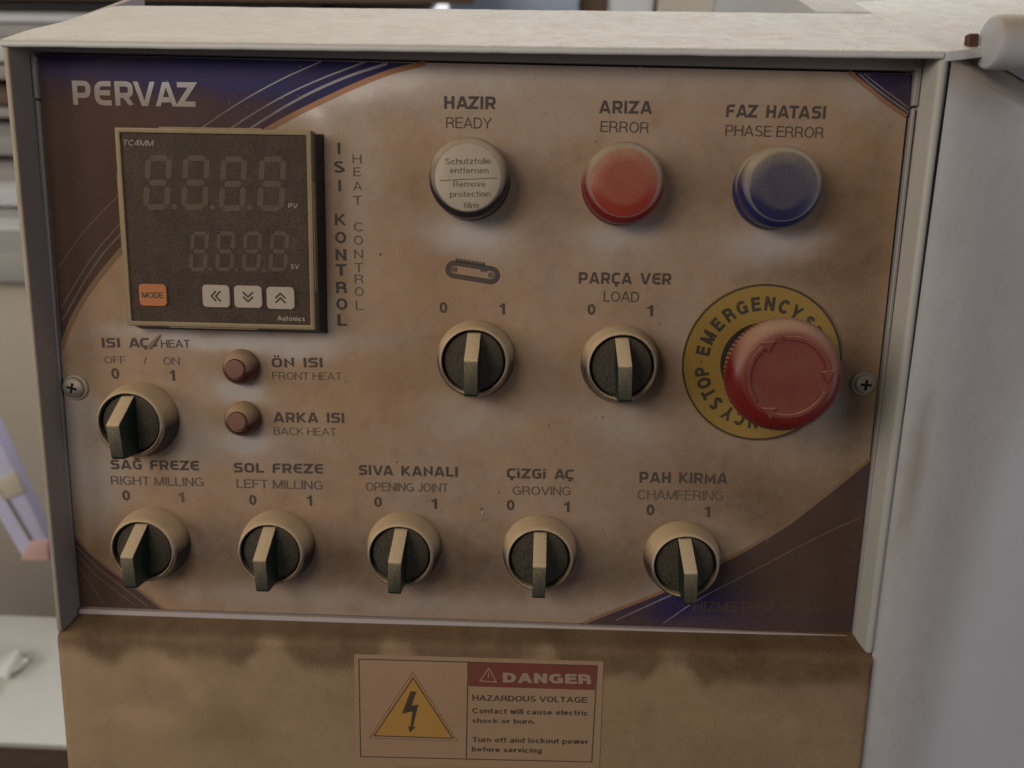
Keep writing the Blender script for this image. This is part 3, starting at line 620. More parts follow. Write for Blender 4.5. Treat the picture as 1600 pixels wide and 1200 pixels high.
stacked('ISI KONTROL lettering running down beside the controller', 'ISIKONTROL', (530,535), [232,261,290,343,371,398,421.5,449,475,500], 18, 17, 'N', 'ink', .036)
stacked('HEAT CONTROL lettering running down beside the controller', 'HEATCONTROL', (558,562), [248.5,268.5,290.5,313,354.5,375.5,397,418,436,455.5,477], 14, 13.5, 'N', 'ink_soft')

# conveyor pictogram: a belt loop with rollers and a row of pieces on top
def pictogram():
    c1 = np.array(xz(710,421)); c2 = np.array(xz(767,430)); d = (c2-c1)/np.linalg.norm(c2-c1); n_ = np.array([-d[1], d[0]]); parts = []
    def add2(V, F, y=-.12):
        V = [(q[0], y, q[1]) for q in V]; v = [np.array(V[k]) for k in F[0]]
        if np.cross(v[1]-v[0], v[2]-v[0])[1] > 0: F = [f[::-1] for f in F]
        parts.append((V, F))
    R_ = 2.45; loop = []
    for k in range(17): a = math.pi/2+math.pi*k/16; loop.append(c1+(d*math.cos(a)+n_*math.sin(a))*R_)
    for k in range(17): a = -math.pi/2+math.pi*k/16; loop.append(c2+(d*math.cos(a)+n_*math.sin(a))*R_)
    add2(*ribbon(loop, 1.9, True))
    for c in (c1, c2):
        add2(*ribbon([c+np.array([math.cos(t), math.sin(t)])*.95 for t in np.linspace(0, 6.1, 14)], .3, True))
        add2(*ribbon([c+np.array([math.cos(t), math.sin(t)])*.32 for t in np.linspace(0, 6.0, 8)], .3, True))
    L = np.linalg.norm(c2-c1)
    for k in range(11):
        s = c1+d*(L*.0+k*L*.075)+n_*(R_+1.9); add2(*ribbon([s, s+d*.9-n_*1.6], .55))
    s = c1+n_*(R_+.9)+d*0.2; add2(*ribbon([s, s+d*L*.8], .5))
    for k in range(3): s = c1+d*(L*.70+k*.95)+n_*(R_-1.3); add2(*ribbon([s, s+d*.6], .75))
    V, F = join(parts); o = make('pictogram', V, F, MT['ink'], plate, attr=dusted(V, .9)); o['label'] = 'conveyor belt pictogram'
pictogram()

# ------------------------------------------------------------------ selector switches
def put(o, u, v, y=0.0):
    q = at(u, v, y); o.location = (q[0]*.001, 0, q[2]*.001)
def ring_bm(prof, seg=56, **k):
    bm = bmesh.new(); lathe(bm, prof, seg, **k); return bm
def make_switch():
    s = bm_obj('selector_switch', ring_bm([(14.9,.5),(15.0,-.6),(14.9,-2.2),(14.4,-5.0),(13.75,-7.4),(13.35,-8.6)], 64, cap1=False), MT['collar'], cab, smooth=True)
    bm_obj('rim', ring_bm([(13.35,-8.6),(13.1,-9.3),(12.75,-10.0),(12.3,-10.25),(11.95,-10.0),(11.8,-9.3),(11.75,-6.5)], 64, cap1=False), MT['chrome'], s, smooth=True)
    bm_obj('gasket', ring_bm([(11.9,-6.4),(5,-6.4)], 48), MT['gasket'], s)
    bm_obj('dial', ring_bm([(11.2,-6.5),(11.2,-8.3),(10.9,-8.7),(10.2,-8.8)], 48), MT['dial'], s, smooth=True)
    pf = [(10.7,-8.0),(10.9,-9.0),(10.5,-9.9),(2.6,-21.2),(1.9,-21.6),(-10.6,-20.3),(-11.3,-19.6),(-11.6,-8.0)]
    bm = bmesh.new(); hw = 2.55
    a = [bm.verts.new((-hw*(1 if z > -5 else .95), y, z)) for z, y in pf]; b_ = [bm.verts.new((hw*(1 if z > -5 else .95), y, z)) for z, y in pf]
    k = len(pf); bm.faces.new(a); bm.faces.new(b_[::-1])
    for i in range(k): bm.faces.new((a[i], b_[i], b_[(i+1)%k], a[(i+1)%k]))
    bev(bm, .32, 2, 20); bm_obj('handle', bm, MT['knob'], s, smooth=True)
    return s
def tree_copy(o, parent):
    c = o.copy(); col.objects.link(c); c.parent = parent
    for ch in list(o.children): tree_copy(ch, c)
    return c
SW = [((202,663), 'heat on-off switch under ISI AÇ', -2), ((740,566), 'switch under the conveyor pictogram', 0), ((972,574), 'load switch under PARÇA VER', -3),
      ((222,861), 'right milling switch under SAĞ FREZE', 0), ((422,866), 'left milling switch under SOL FREZE', -1), ((625,869), 'opening joint switch under SIVA KANALI', 2),
      ((843,875), 'grooving switch under ÇİZGİ AÇ', 0), ((1071,885), 'chamfering switch under PAH KIRMA', -4)]
s0 = make_switch(); first = True
for (px, lab, ang) in SW:
    s = s0 if first else tree_copy(s0, cab); first = False
    put(s, px[0], px[1], -10); s['label'] = lab
    for ch in s.children:
        if ch.name.startswith('handle'): ch.rotation_euler = (0, rad(ang), 0)

# ------------------------------------------------------------------ round indicator lamps
def pilot(px, side, cap, label, text=False):
    s = bm_obj('indicator_light', ring_bm([(14.6,.5),(14.7,-.5),(14.6,-3.4),(14.2,-4.2),(13.9,-4.4),(13.9,-5.0),(14.3,-5.2),(14.4,-8.5),(14.25,-10.4),(13.9,-11.5),(13.2,-12.4),(12.2,-12.95),(11.7,-13.0)], 64, cap1=False), side, cab, smooth=True)
    s['label'] = label
    c = bm_obj('lens', ring_bm([(11.75,-12.7),(11.7,-13.05),(11.3,-13.25),(7,-13.32),(2,-13.35)], 56), cap, s, smooth=True)
    put(s, *px, -13)
    return s, c
hz, hc = pilot((731,277), MT['steel_side'], MT['clear_cap'], 'white ready lamp with protective film under HAZIR')
pilot((976,285), MT['red_side'], MT['red_cap'], 'red error lamp under ARIZA')
pilot((1224,291), MT['blue_side'], MT['blue_cap'], 'blue phase error lamp under FAZ HATASI')
def film_text(rows_, parent):
    ps = []; q0 = np.array(parent.location)*1000
    for (s_, l, r, cap_) in rows_:
        P, F = put_text(s_, l, r, cap_, y=-.0, kind='N', deep=-13.42, off=.004); ps.append(([(p[0]-q0[0], p[1], p[2]-q0[2]) for p in P], F))
    a = at(687,282,-13.42)-q0; b_ = at(777,278,-13.42)-q0; v, f = ribbon([(a[0],a[2]),(b_[0],b_[2])], .3); ps.append(([(q[0], -13.42, q[1]) for q in v], [x[::-1] for x in f] if False else f))
    V, F = join(ps); return make('film_print', V, F, MT['film_ink'], parent)
film_text([('Schutzfolie', (696,257), (767,256), 9.5), ('entfernen', (703,271), (763,271), 9.5), ('Remove', (708,292), (759,292), 9), ('protection', (703,308), (766,307), 9), ('film', (724,325), (747,325), 9)], hz)

# small heat lamps
def small_lamp(px, label):
    s = bm_obj('heat_lamp', ring_bm([(6.9,.3),(7.0,-1.0),(6.85,-2.6),(6.35,-4.2),(5.5,-5.6),(4.6,-6.5),(4.0,-6.9),(3.8,-6.8)], 40, cap1=False), MT['amber'], cab, smooth=True)
    bm_obj('lens', ring_bm([(3.7,-6.7),(3.6,-7.5),(3.2,-7.8),(1.2,-7.9)], 20), MT['amber_lens'], s); s['label'] = label
    put(s, *px, -7)
small_lamp((368,577), 'small dull red lamp beside ÖN ISI'); small_lamp((371,659), 'small dull red lamp beside ARKA ISI')

# ------------------------------------------------------------------ screws
def screw(px, r, rw, label, tilt):
    s = bm_obj('panel_screw', ring_bm([(rw,.2),(rw,-.6),(rw-.25,-.95),(rw-1.1,-1.0),(r+.3,-.75),(r+.25,-.6)], 40), MT['screw'], cab, smooth=True)
    hd_ = bm_obj('screw_head', ring_bm([(r,-.6),(r,-1.7),(r*.93,-2.3),(r*.7,-2.75),(r*.35,-2.95),(.4,-3.0)], 36), MT['screw'], s, smooth=True)
    bm = bmesh.new(); box(bm, -2.0, 2.0, -3.04, -2.4, -.47, .47); box(bm, -.47, .47, -3.05, -2.4, -2.0, 2.0); o = bm_obj('cross_slot', bm, MT['slot'], s)
    o.rotation_euler = (0, rad(tilt), 0); s['label'] = label; put(s, *px, -2)
screw((114,606), 4.0, 5.2, 'cross head screw on the left edge with its washer', 14)
screw((1352,601), 3.6, 4.7, 'cross head screw on the right edge', 4)

# ------------------------------------------------------------------ emergency stop
ec = at(1190,568,-1)
es = bm_obj('emergency_stop_button', ring_bm([(15.5,0),(15.5,-5.5),(15,-6.2),(13.4,-6.5),(13.2,-20),(12,-21.5)], 56), MT['gasket'], cab, smooth=True)
es.location = (ec[0]*.001, 0, ec[2]*.001); es['label'] = 'red mushroom emergency stop on its yellow legend ring'
lg = bm_obj('legend_ring', ring_bm([(30,0),(30,-.7),(29.9,-.8),(14,-.8)], 96, cap1=False), MT['yellow'], es)
v, f = ribbon([(29.55*math.cos(t), 29.55*math.sin(t)) for t in np.linspace(0, 2*math.pi, 96, endpoint=False)], .75, True)
bd = make('legend_border', [(q[0], -.86, q[1]) for q in v], [x for x in f], MT['legend_ink'], es)
ps = []
def ring_letter(ch, ang, R0, hgt):
    V, F, wd = typed(ch, .052); a = rad(ang); er = np.array([math.cos(a), math.sin(a)]); et = np.array([math.sin(a), -math.cos(a)]); k = hgt*.95
    return [( (er*(R0+vv*hgt)+et*(uu-wd/2)*k)[0], -.9-.006*q, (er*(R0+vv*hgt)+et*(uu-wd/2)*k)[1]) for uu, vv, q in V], F
for base in (0, 180):
    for ch, an in zip('EMERGENCYSTOP', [169,155.5,140.5,126.5,113,99.5,86.5,73,60,44.5,32.5,21,9.5]): ps.append(ring_letter(ch, an-base, 20.0, 5.3))
V, F = join(ps); V += [(22.6*math.cos(a)+.35*math.cos(t), -.9, 22.6*math.sin(a)+.35*math.sin(t)) for a in (math.pi, 0) for t in np.linspace(0, 5.6, 9)]
b_ = len(V)-18; F += [tuple(b_+i for i in range(9)), tuple(b_+9+i for i in range(9))]
make('legend_lettering', V, F, MT['legend_ink'], es)
def knurl(k, r, y): return 1.0 + (.012 if k % 2 else -.012) if (-29.5 < y < -20 and r > 18) else 1.0
head = bm_obj('mushroom_head', ring_bm([(13,-20.5),(17,-21),(18.8,-22),(19.4,-23.5),(19.6,-26),(19.5,-28.6),(18.9,-30.8),(17.9,-32.2),(16.6,-33.3),(15.2,-33.8),(13.5,-33.75),(9,-33.7),(4,-33.8),(1,-33.85)], 150, rmod=knurl), MT['red_head'], es, smooth=True)
for k in range(3):
    st, en = 220-120*k, 220-120*k-88; angs = np.radians(np.linspace(st, en, 22)); Rm = 13.4
    pl = [(Rm+.75)*np.array([math.cos(a), math.sin(a)]) for a in angs] 
    e = angs[-1]; 
    pl += [(Rm+2.3)*np.array([math.cos(e), math.sin(e)]), Rm*np.array([math.cos(e-.34), math.sin(e-.34)]), (Rm-2.3)*np.array([math.cos(e), math.sin(e)])]
    pl += [(Rm-.75)*np.array([math.cos(a), math.sin(a)]) for a in angs[::-1]]
    bm = bmesh.new(); prism(bm, [tuple(q) for q in pl], -34.35, -33.2); bev(bm, .14, 1, 40); bm_obj('raised_arrow', bm, MT['red_head'], es, smooth=True)

# ------------------------------------------------------------------ temperature controller
cc = at(338,357,-9); CX, CZ = 67.9, 154.3
tc_ = bm_obj('temperature_controller', (lambda bm: (hexa(bm, [(-35.2,-6.2,-36.2),(36.6,-6.2,-36.2),(36.6,-6.2,35.2),(-35.2,-6.2,35.2),(-36.0,.4,-38.2),(38.4,.4,-38.2),(38.4,.4,36.0),(-36.0,.4,36.0)]), bev(bm, .3, 1), bm)[-1])(bmesh.new()), MT['gasket'], cab)
tc_.location = (CX*.001, 0, CZ*.001); tc_['label'] = 'square temperature controller with dark unlit display'
bm = bmesh.new(); o_ = 36.0; i_ = 34.25
fo = [(-o_,-o_),(o_,-o_),(o_,o_),(-o_,o_)]; fi = [(-i_,-i_),(i_,-i_),(i_,i_),(-i_,i_)]
def ringverts(P, y): return [bm.verts.new((x, y, z)) for x, z in P]
r1, r2, r3, r4, r5 = ringverts([(x*1.004, z*1.004) for x, z in fo], -3.2), ringverts([(x*1.004, z*1.004) for x, z in fo], -6.0), ringverts(fo, -9.0), ringverts(fi, -9.0), ringverts(fi, -8.0)
for a_, b2 in ((r1,r2),(r2,r3),(r3,r4),(r4,r5)):
    for i in range(4): bm.faces.new((a_[i], a_[(i+1)%4], b2[(i+1)%4], b2[i]))
fix(bm); ed = [e for e in bm.edges if len(e.link_faces) == 2 and e.calc_face_angle(0) > rad(20)]
bmesh.ops.bevel(bm, geom=ed, offset=.35, segments=2, profile=.5, affect='EDGES'); bm_obj('bezel', bm, MT['ctl_bezel'], tc_, smooth=True)
for (x0, x1, z0, z1) in [(-20,18,35.9,36.55),(-36.6,-35.9,-8,20),(-20,14,-36.6,-35.9),(35.9,36.5,-22,18)]:
    bm = bmesh.new(); box(bm, x0, x1, -8.4, -4.5, z0, z1); bev(bm, .2, 1); bm_obj('bezel_clip', bm, MT['ctl_bezel'], tc_)
bm = bmesh.new(); box(bm, -34.6, 34.6, -8.3, -7.0, -34.6, 34.6); bm_obj('display_window', bm, MT['ctl_screen'], tc_)
YW = -8.3
def ctl(u, v):      # pixel -> controller mm
    q = at(u, v, YW); return np.array([q[0]-CX, q[2]-CZ])
def zc(u, v): return ctl(160+u/3.428, 180+v/3.428)      # pixels of the enlarged view
def digit(u0, u1, v0, v1, tk, point=None):
    A, C_ = zc(u0+8, v0), zc(u1, v1); 
    bl, br = zc(u0, v1), zc(u1-14, v1); tl, tr = zc(u0+14, v0), zc(u1, v0)
    def P(s, t): return (bl*(1-s)+br*s)*(1-t)+(tl*(1-s)+tr*s)*t
    Wd = np.linalg.norm(br-bl); Hd = abs(tl[1]-bl[1]); ex, ez = tk/Wd, tk/Hd
    segs = [((0+ex*.7,1-ez/2),(1-ex*.7,1-ez/2)), ((0+ex*.7,.5),(1-ex*.7,.5)), ((0+ex*.7,ez/2),(1-ex*.7,ez/2)),
            ((ex/2,.5+ez*.55),(ex/2,1-ez*.6)), ((1-ex/2,.5+ez*.55),(1-ex/2,1-ez*.6)), ((ex/2,ez*.6),(ex/2,.5-ez*.55)), ((1-ex/2,ez*.6),(1-ex/2,.5-ez*.55))]
    V = []; F = []
    for a_, b2 in segs:
        p, q = P(*a_), P(*b2); d = (q-p)/np.linalg.norm(q-p); nn = np.array([-d[1], d[0]])*tk/2; k = tk*.38
        pts = [p, p+d*k+nn, q-d*k+nn, q, q-d*k-nn, p+d*k-nn]; b3 = len(V); V += [(x[0], YW-.04, x[1]) for x in pts]; F.append(tuple(b3+i for i in (5,4,3,2,1,0)))
    if point:
        c_ = zc(*point); b3 = len(V); r_ = tk*.5; V += [(c_[0]+r_*math.cos(t), YW-.04, c_[1]+r_*math.sin(t)) for t in np.linspace(0, 5.5, 8)]; F.append(tuple(b3+i for i in range(8)))
    make('digit', V, F, MT['digit'], tc_)
for u0, u1, pt in ((218,374,(385,490)), (420,577,(590,492)), (622,777,(790,496)), (828,987,None)): digit(u0, u1, 214 if u0 < 500 else 220, 507 if u0 < 500 else 514, 2.1, pt)
for u0, u1, pt in ((462,573,(578,826)), (602,715,(718,828)), (745,858,(864,830)), (888,1003,None)): digit(u0, u1, 622, 836, 1.5, pt)
def rr(cx, cz, wx, wz, r, n=4):
    o = []
    for sx, sz, a0_ in ((1,1,0),(-1,1,90),(-1,-1,180),(1,-1,270)):
        for k in range(n+1): a = rad(a0_+90*k/n); o.append((cx+sx*(wx/2-r)+r*math.cos(a), cz+sz*(wz/2-r)+r*math.sin(a)))
    return o
def key(name, u0, u1, v0, v1, mat, sym, label):
    a_, b2 = zc(u0, v1), zc(u1, v0); c = (a_+b2)/2; wx, wz = b2-a_
    bm = bmesh.new(); prism(bm, rr(0, 0, wx, wz, 1.5), -.75, .3); bev(bm, .2, 1, 40); k = bm_obj(name, bm, mat, tc_, loc=(c[0], YW, c[1]), smooth=True); k['label'] = label
    parts = []
    if sym == 'MODE':
        V, F, wd = typed('MODE', .02); parts.append(([((u/wd-.5)*wx*.78, -.8-.006*q, (vv-.5)*2.2) for u, vv, q in V], F))
    else:
        for s in (-1, 1):
            P = {'<': [(.9,1.9),(-.9,0),(.9,-1.9)], 'v': [(-1.9,.9),(0,-.9),(1.9,.9)], '^': [(-1.9,-.9),(0,.9),(1.9,-.9)]}[sym]
            off = np.array([s*.85, 0]) if sym == '<' else np.array([0, s*.85]); vv, ff = ribbon([np.array(p)+off for p in P], .62)
            parts.append(([(q[0], -.8, q[1]) for q in vv], ff))
    V, F = join(parts)
    me = bpy.data.meshes.new('s'); me.from_pydata([tuple(c*.001 for c in v) for v in V], [], F)
    # the symbol is printed on the key: same object, second material
    nb = bmesh.new(); nb.from_mesh(k.data); base_n = len(nb.faces); nb.from_mesh(me); nb.faces.ensure_lookup_table()
    for fc in nb.faces[base_n:]: fc.material_index = 1
    nb.to_mesh(k.data); nb.free(); k.data.materials.append(MT['key_ink']); bpy.data.meshes.remove(me)
key('mode_key', 205, 345, 905, 1020, MT['orange_key'], 'MODE', 'orange MODE key')
key('arrow_key', 543, 683, 910, 1027, MT['pale_key'], '<', 'pale key with double arrow to the left')
key('arrow_key', 712, 856, 914, 1030, MT['pale_key'], 'v', 'pale key with double arrow down')
key('arrow_key', 885, 1030, 921, 1037, MT['pale_key'], '^', 'pale key with double arrow up')
ps = []
for (s_, u0, v0, u1, v1, cp, off, mt_) in [('TC4MM', 112, 163, 276, 165, 30, .0, 0), ('PV', 995, 497, 1048, 500, 26, .02, 0), ('SV', 1008, 822, 1056, 824, 24, .02, 0), ('Autonics', 937, 1100, 1086, 1104, 27, .035, 0)]:
    L0, R0 = zc(u0, v0), zc(u1, v1); V, F, wd = typed(s_, off, .1 if s_ != 'Autonics' else 0); Hh = cp/3.428/4.3; d = R0-L0
    ps.append(([(L0[0]+d[0]*u/wd, YW-.05-.006*q, L0[1]+d[1]*u/wd+vv*Hh) for u, vv, q in V], F))
for V, F in ps: make('display_print', V, F, MT['ctl_ink'], tc_)

# ------------------------------------------------------------------ danger sticker
def st(u, v):       # corner fractions inside the sticker
    tl, tr, br, bl = (np.array(q) for q in ((118.6,-10.6),(216.6,-9.5),(216.8,-57.0),(119.4,-58.4)))
    return (tl*(1-u)+tr*u)*(1-v)+(bl*(1-u)+br*u)*v
def sp(zx, zy):     # from the enlarged view of the sticker, mm
    q = at(530+zx/3.636, 1000+zy/3.636, Y0-.2); return (q[0], q[2])
bm = bmesh.new(); prism(bm, [sp(85,80), sp(92,712), sp(1478,735), sp(1502,122)][::1], Y0-.25, Y0+.02); bev(bm, .05, 1); stk = bm_obj('danger_sticker', bm, MT['sticker'], cab)
stk['label'] = 'DANGER hazardous voltage sticker with yellow lightning triangle'
YS = Y0-.28
def flat(name, polys, mat, y, label=None):
    V = []; F = []
    for P in polys:
        b3 = len(V); V += [(x, y, z) for x, z in P]; F.append(tuple(range(b3, b3+len(P))))
    o = make(name, V, F, mat, stk)
    return o
def frame(name, pts, wd, y, mat=MT['stick_ink'], closed=True):
    v, f = ribbon(pts, wd, closed); return make(name, [(q[0], y, q[1]) for q in v], f, mat, stk)
frame('border_line', [sp(112,108), sp(122,662), sp(1435,692), sp(1466,146)], .42, YS)
frame('divider_line', [sp(732,124), sp(722,676)], .42, YS-.01, closed=False)
flat('header_band', [[sp(736,126), sp(735,262), sp(1452,284), sp(1462,147)]], MT['maroon'], YS-.02)
flat('warning_triangle', [[sp(420,200), sp(190,545), sp(655,562)]], MT['tri'], YS-.02)
frame('triangle_outline', [sp(420,215), sp(199,543), sp(645,558)], .45, YS-.04)
frame('triangle_halo', [sp(418,183), sp(172,556), sp(672,574)], .16, YS-.01)
flat('lightning_bolt', [[sp(405,290), sp(440,292), sp(412,372), sp(450,366), sp(420,492), sp(436,490), sp(402,526), sp(392,486), sp(405,490), sp(416,404), sp(356,418)]], MT['stick_ink'], YS-.05)
frame('alert_triangle', [sp(850,160), sp(800,232), sp(893,238)], .42, YS-.05, MT['danger_ink'])
frame('alert_mark', [sp(848,183), sp(847,214)], .35, YS-.05, MT['danger_ink'], closed=False)
def stext(s_, l, r, cap_, off, mat, y=YS-.05):
    L0, R0 = np.array(sp(*l)), np.array(sp(*r)); d = R0-L0; V, F, wd = typed(s_, off); Hh = cap_/3.636/4.05; nn = np.array([-d[1], d[0]])/np.linalg.norm(d)
    return [( (L0+d*u/wd+nn*vv*Hh)[0], y-.006*q, (L0+d*u/wd+nn*vv*Hh)[1]) for u, vv, q in V], F
V, F = stext('DANGER', (930,240), (1432,250), 62, .062, None); make('danger_lettering', V, F, MT['danger_ink'], stk)
V, F = join([stext('HAZARDOUS VOLTAGE', (757,343), (1410,356), 36, .025, None), stext('Contact will cause electric', (757,415), (1412,429), 34, .025, None),
             stext('shock or burn.', (757,469), (1113,476), 30, .025, None), stext('Turn off and lockout power', (757,578), (1416,591), 33, .025, None), stext('before servicing', (753,632), (1150,641), 32, .03, None)])
make('sticker_lettering', V, F, MT['stick_ink'], stk)

# ------------------------------------------------------------------ wear: scratches, chips and crumbs of dust on the plate
bm = bmesh.new(); rr_ = random.Random(9)
def crumb(u, v, r, y=0.0, sx=1, sz=1, rot=0):
    q = at(u, v, y); c = [bm.verts.new((q[0]+r*sx*math.cos(t+rot)*(.7+.5*rr_.random()), y-.08, q[2]+r*sz*math.sin(t+rot)*(.7+.5*rr_.random()))) for t in np.linspace(0, 5.3, 6)]
    top_ = bm.verts.new((q[0], y-.08-r*.6, q[2]))
    for i in range(6): bm.faces.new((c[i], top_, c[(i+1)%6]))
for (u, v, r) in [(930,221,.35),(594,397,.6),(1030,505,.5),(941,652,.45),(930,652,.3),(779,770,.5),(752,795,.7),(1349,541,.3),(965,96,.3),(540,596,.4),(1063,740,.3),(620,722,.5),(866,661,.3),(858,664,.3),(1012,452,.35),(690,190,.2)]:
    crumb(u, v, r, 0, .8, 1.2)
for k in range(130): crumb(rr_.uniform(140,1330), rr_.uniform(120,930), rr_.uniform(.08,.2))
for k in range(60): crumb(rr_.uniform(130,1320), rr_.uniform(1000,1195), rr_.uniform(.08,.2), Y0)
fix(bm); cr = bm_obj('dust_crumb', bm, dusty('dust_crumb', (.16,.11,.08), .9, bump=0, lo=-1, hi=1.5, amt=.5), plate); cr['kind'] = 'stuff'
bm = bmesh.new()
for k in range(260):
    u_, v_ = rr_.uniform(120,1400), rr_.uniform(110,960); crumb(u_, v_, rr_.uniform(.07,.17))
for k in range(120): crumb(rr_.uniform(440,1000), rr_.uniform(100,480), rr_.uniform(.12,.26))
for (u, v, r) in [(754,801,.75),(486,420,.5),(485,568,.45),(540,330,.35),(1000,105,.3)]: crumb(u, v, r, 0, .6, 1.4)
fix(bm); cr = bm_obj('pale_dust_fleck', bm, dusty('pale_fleck', (.52,.44,.34), .9, bump=0, lo=-1, hi=1.5, amt=.2), plate); cr['kind'] = 'stuff'
a_, b2 = at(232,544,-.1), at(251,523,-.1)
v, f = ribbon([(a_[0],a_[2]),((a_[0]*.6+b2[0]*.4),(a_[2]*.6+b2[2]*.4)),(b2[0],b2[2])], [1.1,1.5,.3]); o = make('shaving', [(q[0], -.6, q[1]) for q in v]+[(q[0], -.05, q[1]) for q in v], f+[tuple(i+len(v) for i in q[::-1]) for q in f], dusty('wood_shaving', (.20,.13,.075), .9, lo=-1, hi=1.4, amt=.4), plate)

# ------------------------------------------------------------------ the neighbouring cover on the right, with its round arm
A0, A1 = at(1492,106,-12), at(1345,1200,-12)
cov = thing('machine_cover', 'smooth grey-white machine cover standing against the right side of the control cabinet', 'machine cover')
def cover_pt(s, z, d=0.0):      # s along the face, receding to the right
    ang = rad(24); x0 = 325.2 + (z-214)*(-.0215*-1)*0 - max(0, (214-z))*.0215*1.0
    return (x0 + s*math.cos(ang) + d*math.sin(ang)*-1*-1, -11.5 + s*math.sin(ang) + d*math.cos(ang), z)
rows = []
ns, nzc = 24, 46
for j in range(nzc+1):
    r_ = []
    for i in range(ns+1):
        s = 190*(i/ns)**1.2; zt = 213.6-.27*min(s, 60); z = zt-(zt+330)*(1-(j/nzc)) if j < nzc else zt
        bulge = -2.2*math.exp(-((s-22)/14)**2)*(1 if z < 120 else max(0, 1-(z-120)/90)) - 1.6*(1-math.exp(-s/3.0))
        r_.append(cover_pt(s, z, bulge))
    rows.append(r_)
for d, up_ in ((.4,.5),(1.2,1.5),(3,3.2),(6,5.6),(10,8.3),(15,11),(22,14.5)):
    r_ = []
    for i in range(ns+1):
        s = 190*(i/ns)**1.2; r_.append(cover_pt(s, 213.6-.27*min(s, 60)+up_, d-1.6))
    rows.append(r_)
rows.append([tuple(np.array(p)+np.array([0,2,-60])) for p in rows[-1]])
V = [p for r in rows for p in r]; n = ns+1; F = [(j*n+i, j*n+i+1, (j+1)*n+i+1, (j+1)*n+i) for j in range(len(rows)-1) for i in range(ns)]
MT['cover'] = dusty('grey_cover_paint', (.80,.80,.82), .40, 0, attr='dust', dust=(.42,.35,.27), bump=.15, blot=.25, grain=.1, base_var=.04)  # its dust layer also carries the shade painted by the mask
def cover_shade_and_dust(A):
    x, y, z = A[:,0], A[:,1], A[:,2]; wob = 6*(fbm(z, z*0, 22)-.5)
    xb = np.interp(z, [-60,-20,20,60,100,150,214], [352,356,362,370,382,398,345]) + wob       # edge of the soft shade painted over the left part
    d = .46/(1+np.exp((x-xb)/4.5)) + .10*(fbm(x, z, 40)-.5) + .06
    d = d + .75*np.exp(-((x-np.interp(z, [0,30,60,100,130], [324,326,327.5,329,330]))/2.2)**2)*np.exp(-((z-68)/30)**4)*1.25  # narrow brown streak beside the cabinet wall
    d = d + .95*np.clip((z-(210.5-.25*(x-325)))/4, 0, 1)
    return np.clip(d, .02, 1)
make('cover_panel', V, F, MT['cover'], cov, smooth=True, attr=cover_shade_and_dust(np.array(V)))
# round arm end lying over the top of the cover
arm = thing('hinge_arm', 'round grey arm end above the top right corner of the panel, dusty on top', 'hinge arm')
q = at(1544,66,-10)
bm = bmesh.new(); lathe(bm, [(7.6,0),(8.2,-.35),(8.6,-1.2),(8.7,-3),(8.7,-90)], 48, cap0=True); bmesh.ops.rotate(bm, verts=bm.verts[:], cent=(0,0,0), matrix=Matrix.Rotation(rad(90), 3, 'Z'))
ab = bm_obj('arm_barrel', bm, dusty('arm_paint', (.50,.50,.53), .45, lo=-.2, hi=.8, amt=.95, dust=(.42,.345,.255), bump=.4, blot=.4), arm, loc=tuple(q), smooth=True)
bm = bmesh.new(); box(bm, -3.4, 0.2, -1.6, 1.6, -2.4, 2.6); bev(bm, .4, 1); bm_obj('pin', bm, dusty('rusty_pin', (.070,.022,.014), .6, lo=.3, hi=1.2, amt=.5), arm, loc=(q[0]-1.5, q[1]+5, q[2]+1.2))

# ------------------------------------------------------------------ machine body behind
def world_at(u, v, y): q = at(u, v, y); return M @ Vector((q[0]*.001, q[1]*.001, q[2]*.001))
def wbox(bm, x0, x1, y0, y1, z0, z1): box(bm, x0*1000, x1*1000, y0*1000, y1*1000, z0*1000, z1*1000)
def wmesh(name, boxes, mat, label=None, cat=None, kind=None, group=None, bvl=1.0, rz=0.0, about=None):
    bm = bmesh.new()
    for b4 in boxes: wbox(bm, *b4)
    bev(bm, bvl, 2); 
    if rz: bmesh.ops.rotate(bm, verts=bm.verts[:], cent=about, matrix=rz)
    o = bm_obj(name, bm, mat, None, smooth=True)
    if label: o['label'] = label
    if cat: o['category'] = cat
    if kind: o['kind'] = kind
    if group: o['group'] = group
    return o
topb = world_at(1290, 28, 62)      # level of the top
hb = M @ Vector((.3215, .0655, .2535)); 
MT['body'] = dusty('machine_body_paint', (.58,.575,.54), .5, lo=.4, hi=1.1, amt=.8, dust=(.56,.50,.41), bump=.5, blot=.6, base_var=.06)
hf = M @ Vector((.3, -.0125, .2190))
rm = wmesh('rear_machine', [(.300, .95, hf[1]+.0765, hf[1]+.30, .70, hf[2]-.0004)], MT['top'], 'broad off-white machine running on behind the control cabinet at the right', 'machine', bvl=.8)
sl = bmesh.new(); sp_ = [(321.75,-13.3), (324,-13.1), (880,233), (880,300), (321.75,76)]
tz_ = [(x, y, top_z(y, 218.7)) for x, y in sp_]; bz_ = [(x, y, top_z(y, 218.7)-3.4) for x, y in sp_]
ta = [sl.verts.new(p) for p in tz_]; tb_ = [sl.verts.new(p) for p in bz_]; sl.faces.new(ta); sl.faces.new(tb_[::-1])
for i in range(5): sl.faces.new((ta[i], tb_[i], tb_[(i+1)%5], ta[(i+1)%5]))
bev(sl, .8, 2); slab = bm_obj('top_flange', sl, MT['top'], None, smooth=True); slab.matrix_world = M; slab.parent = rm; slab.matrix_parent_inverse = rm.matrix_world.inverted()
MT['bg_white'] = plain('white_board', (.84,.85,.87), .5, .1); MT['bg_blue'] = plain('pale_blue_sheet', (.52,.60,.76), .4, .1)
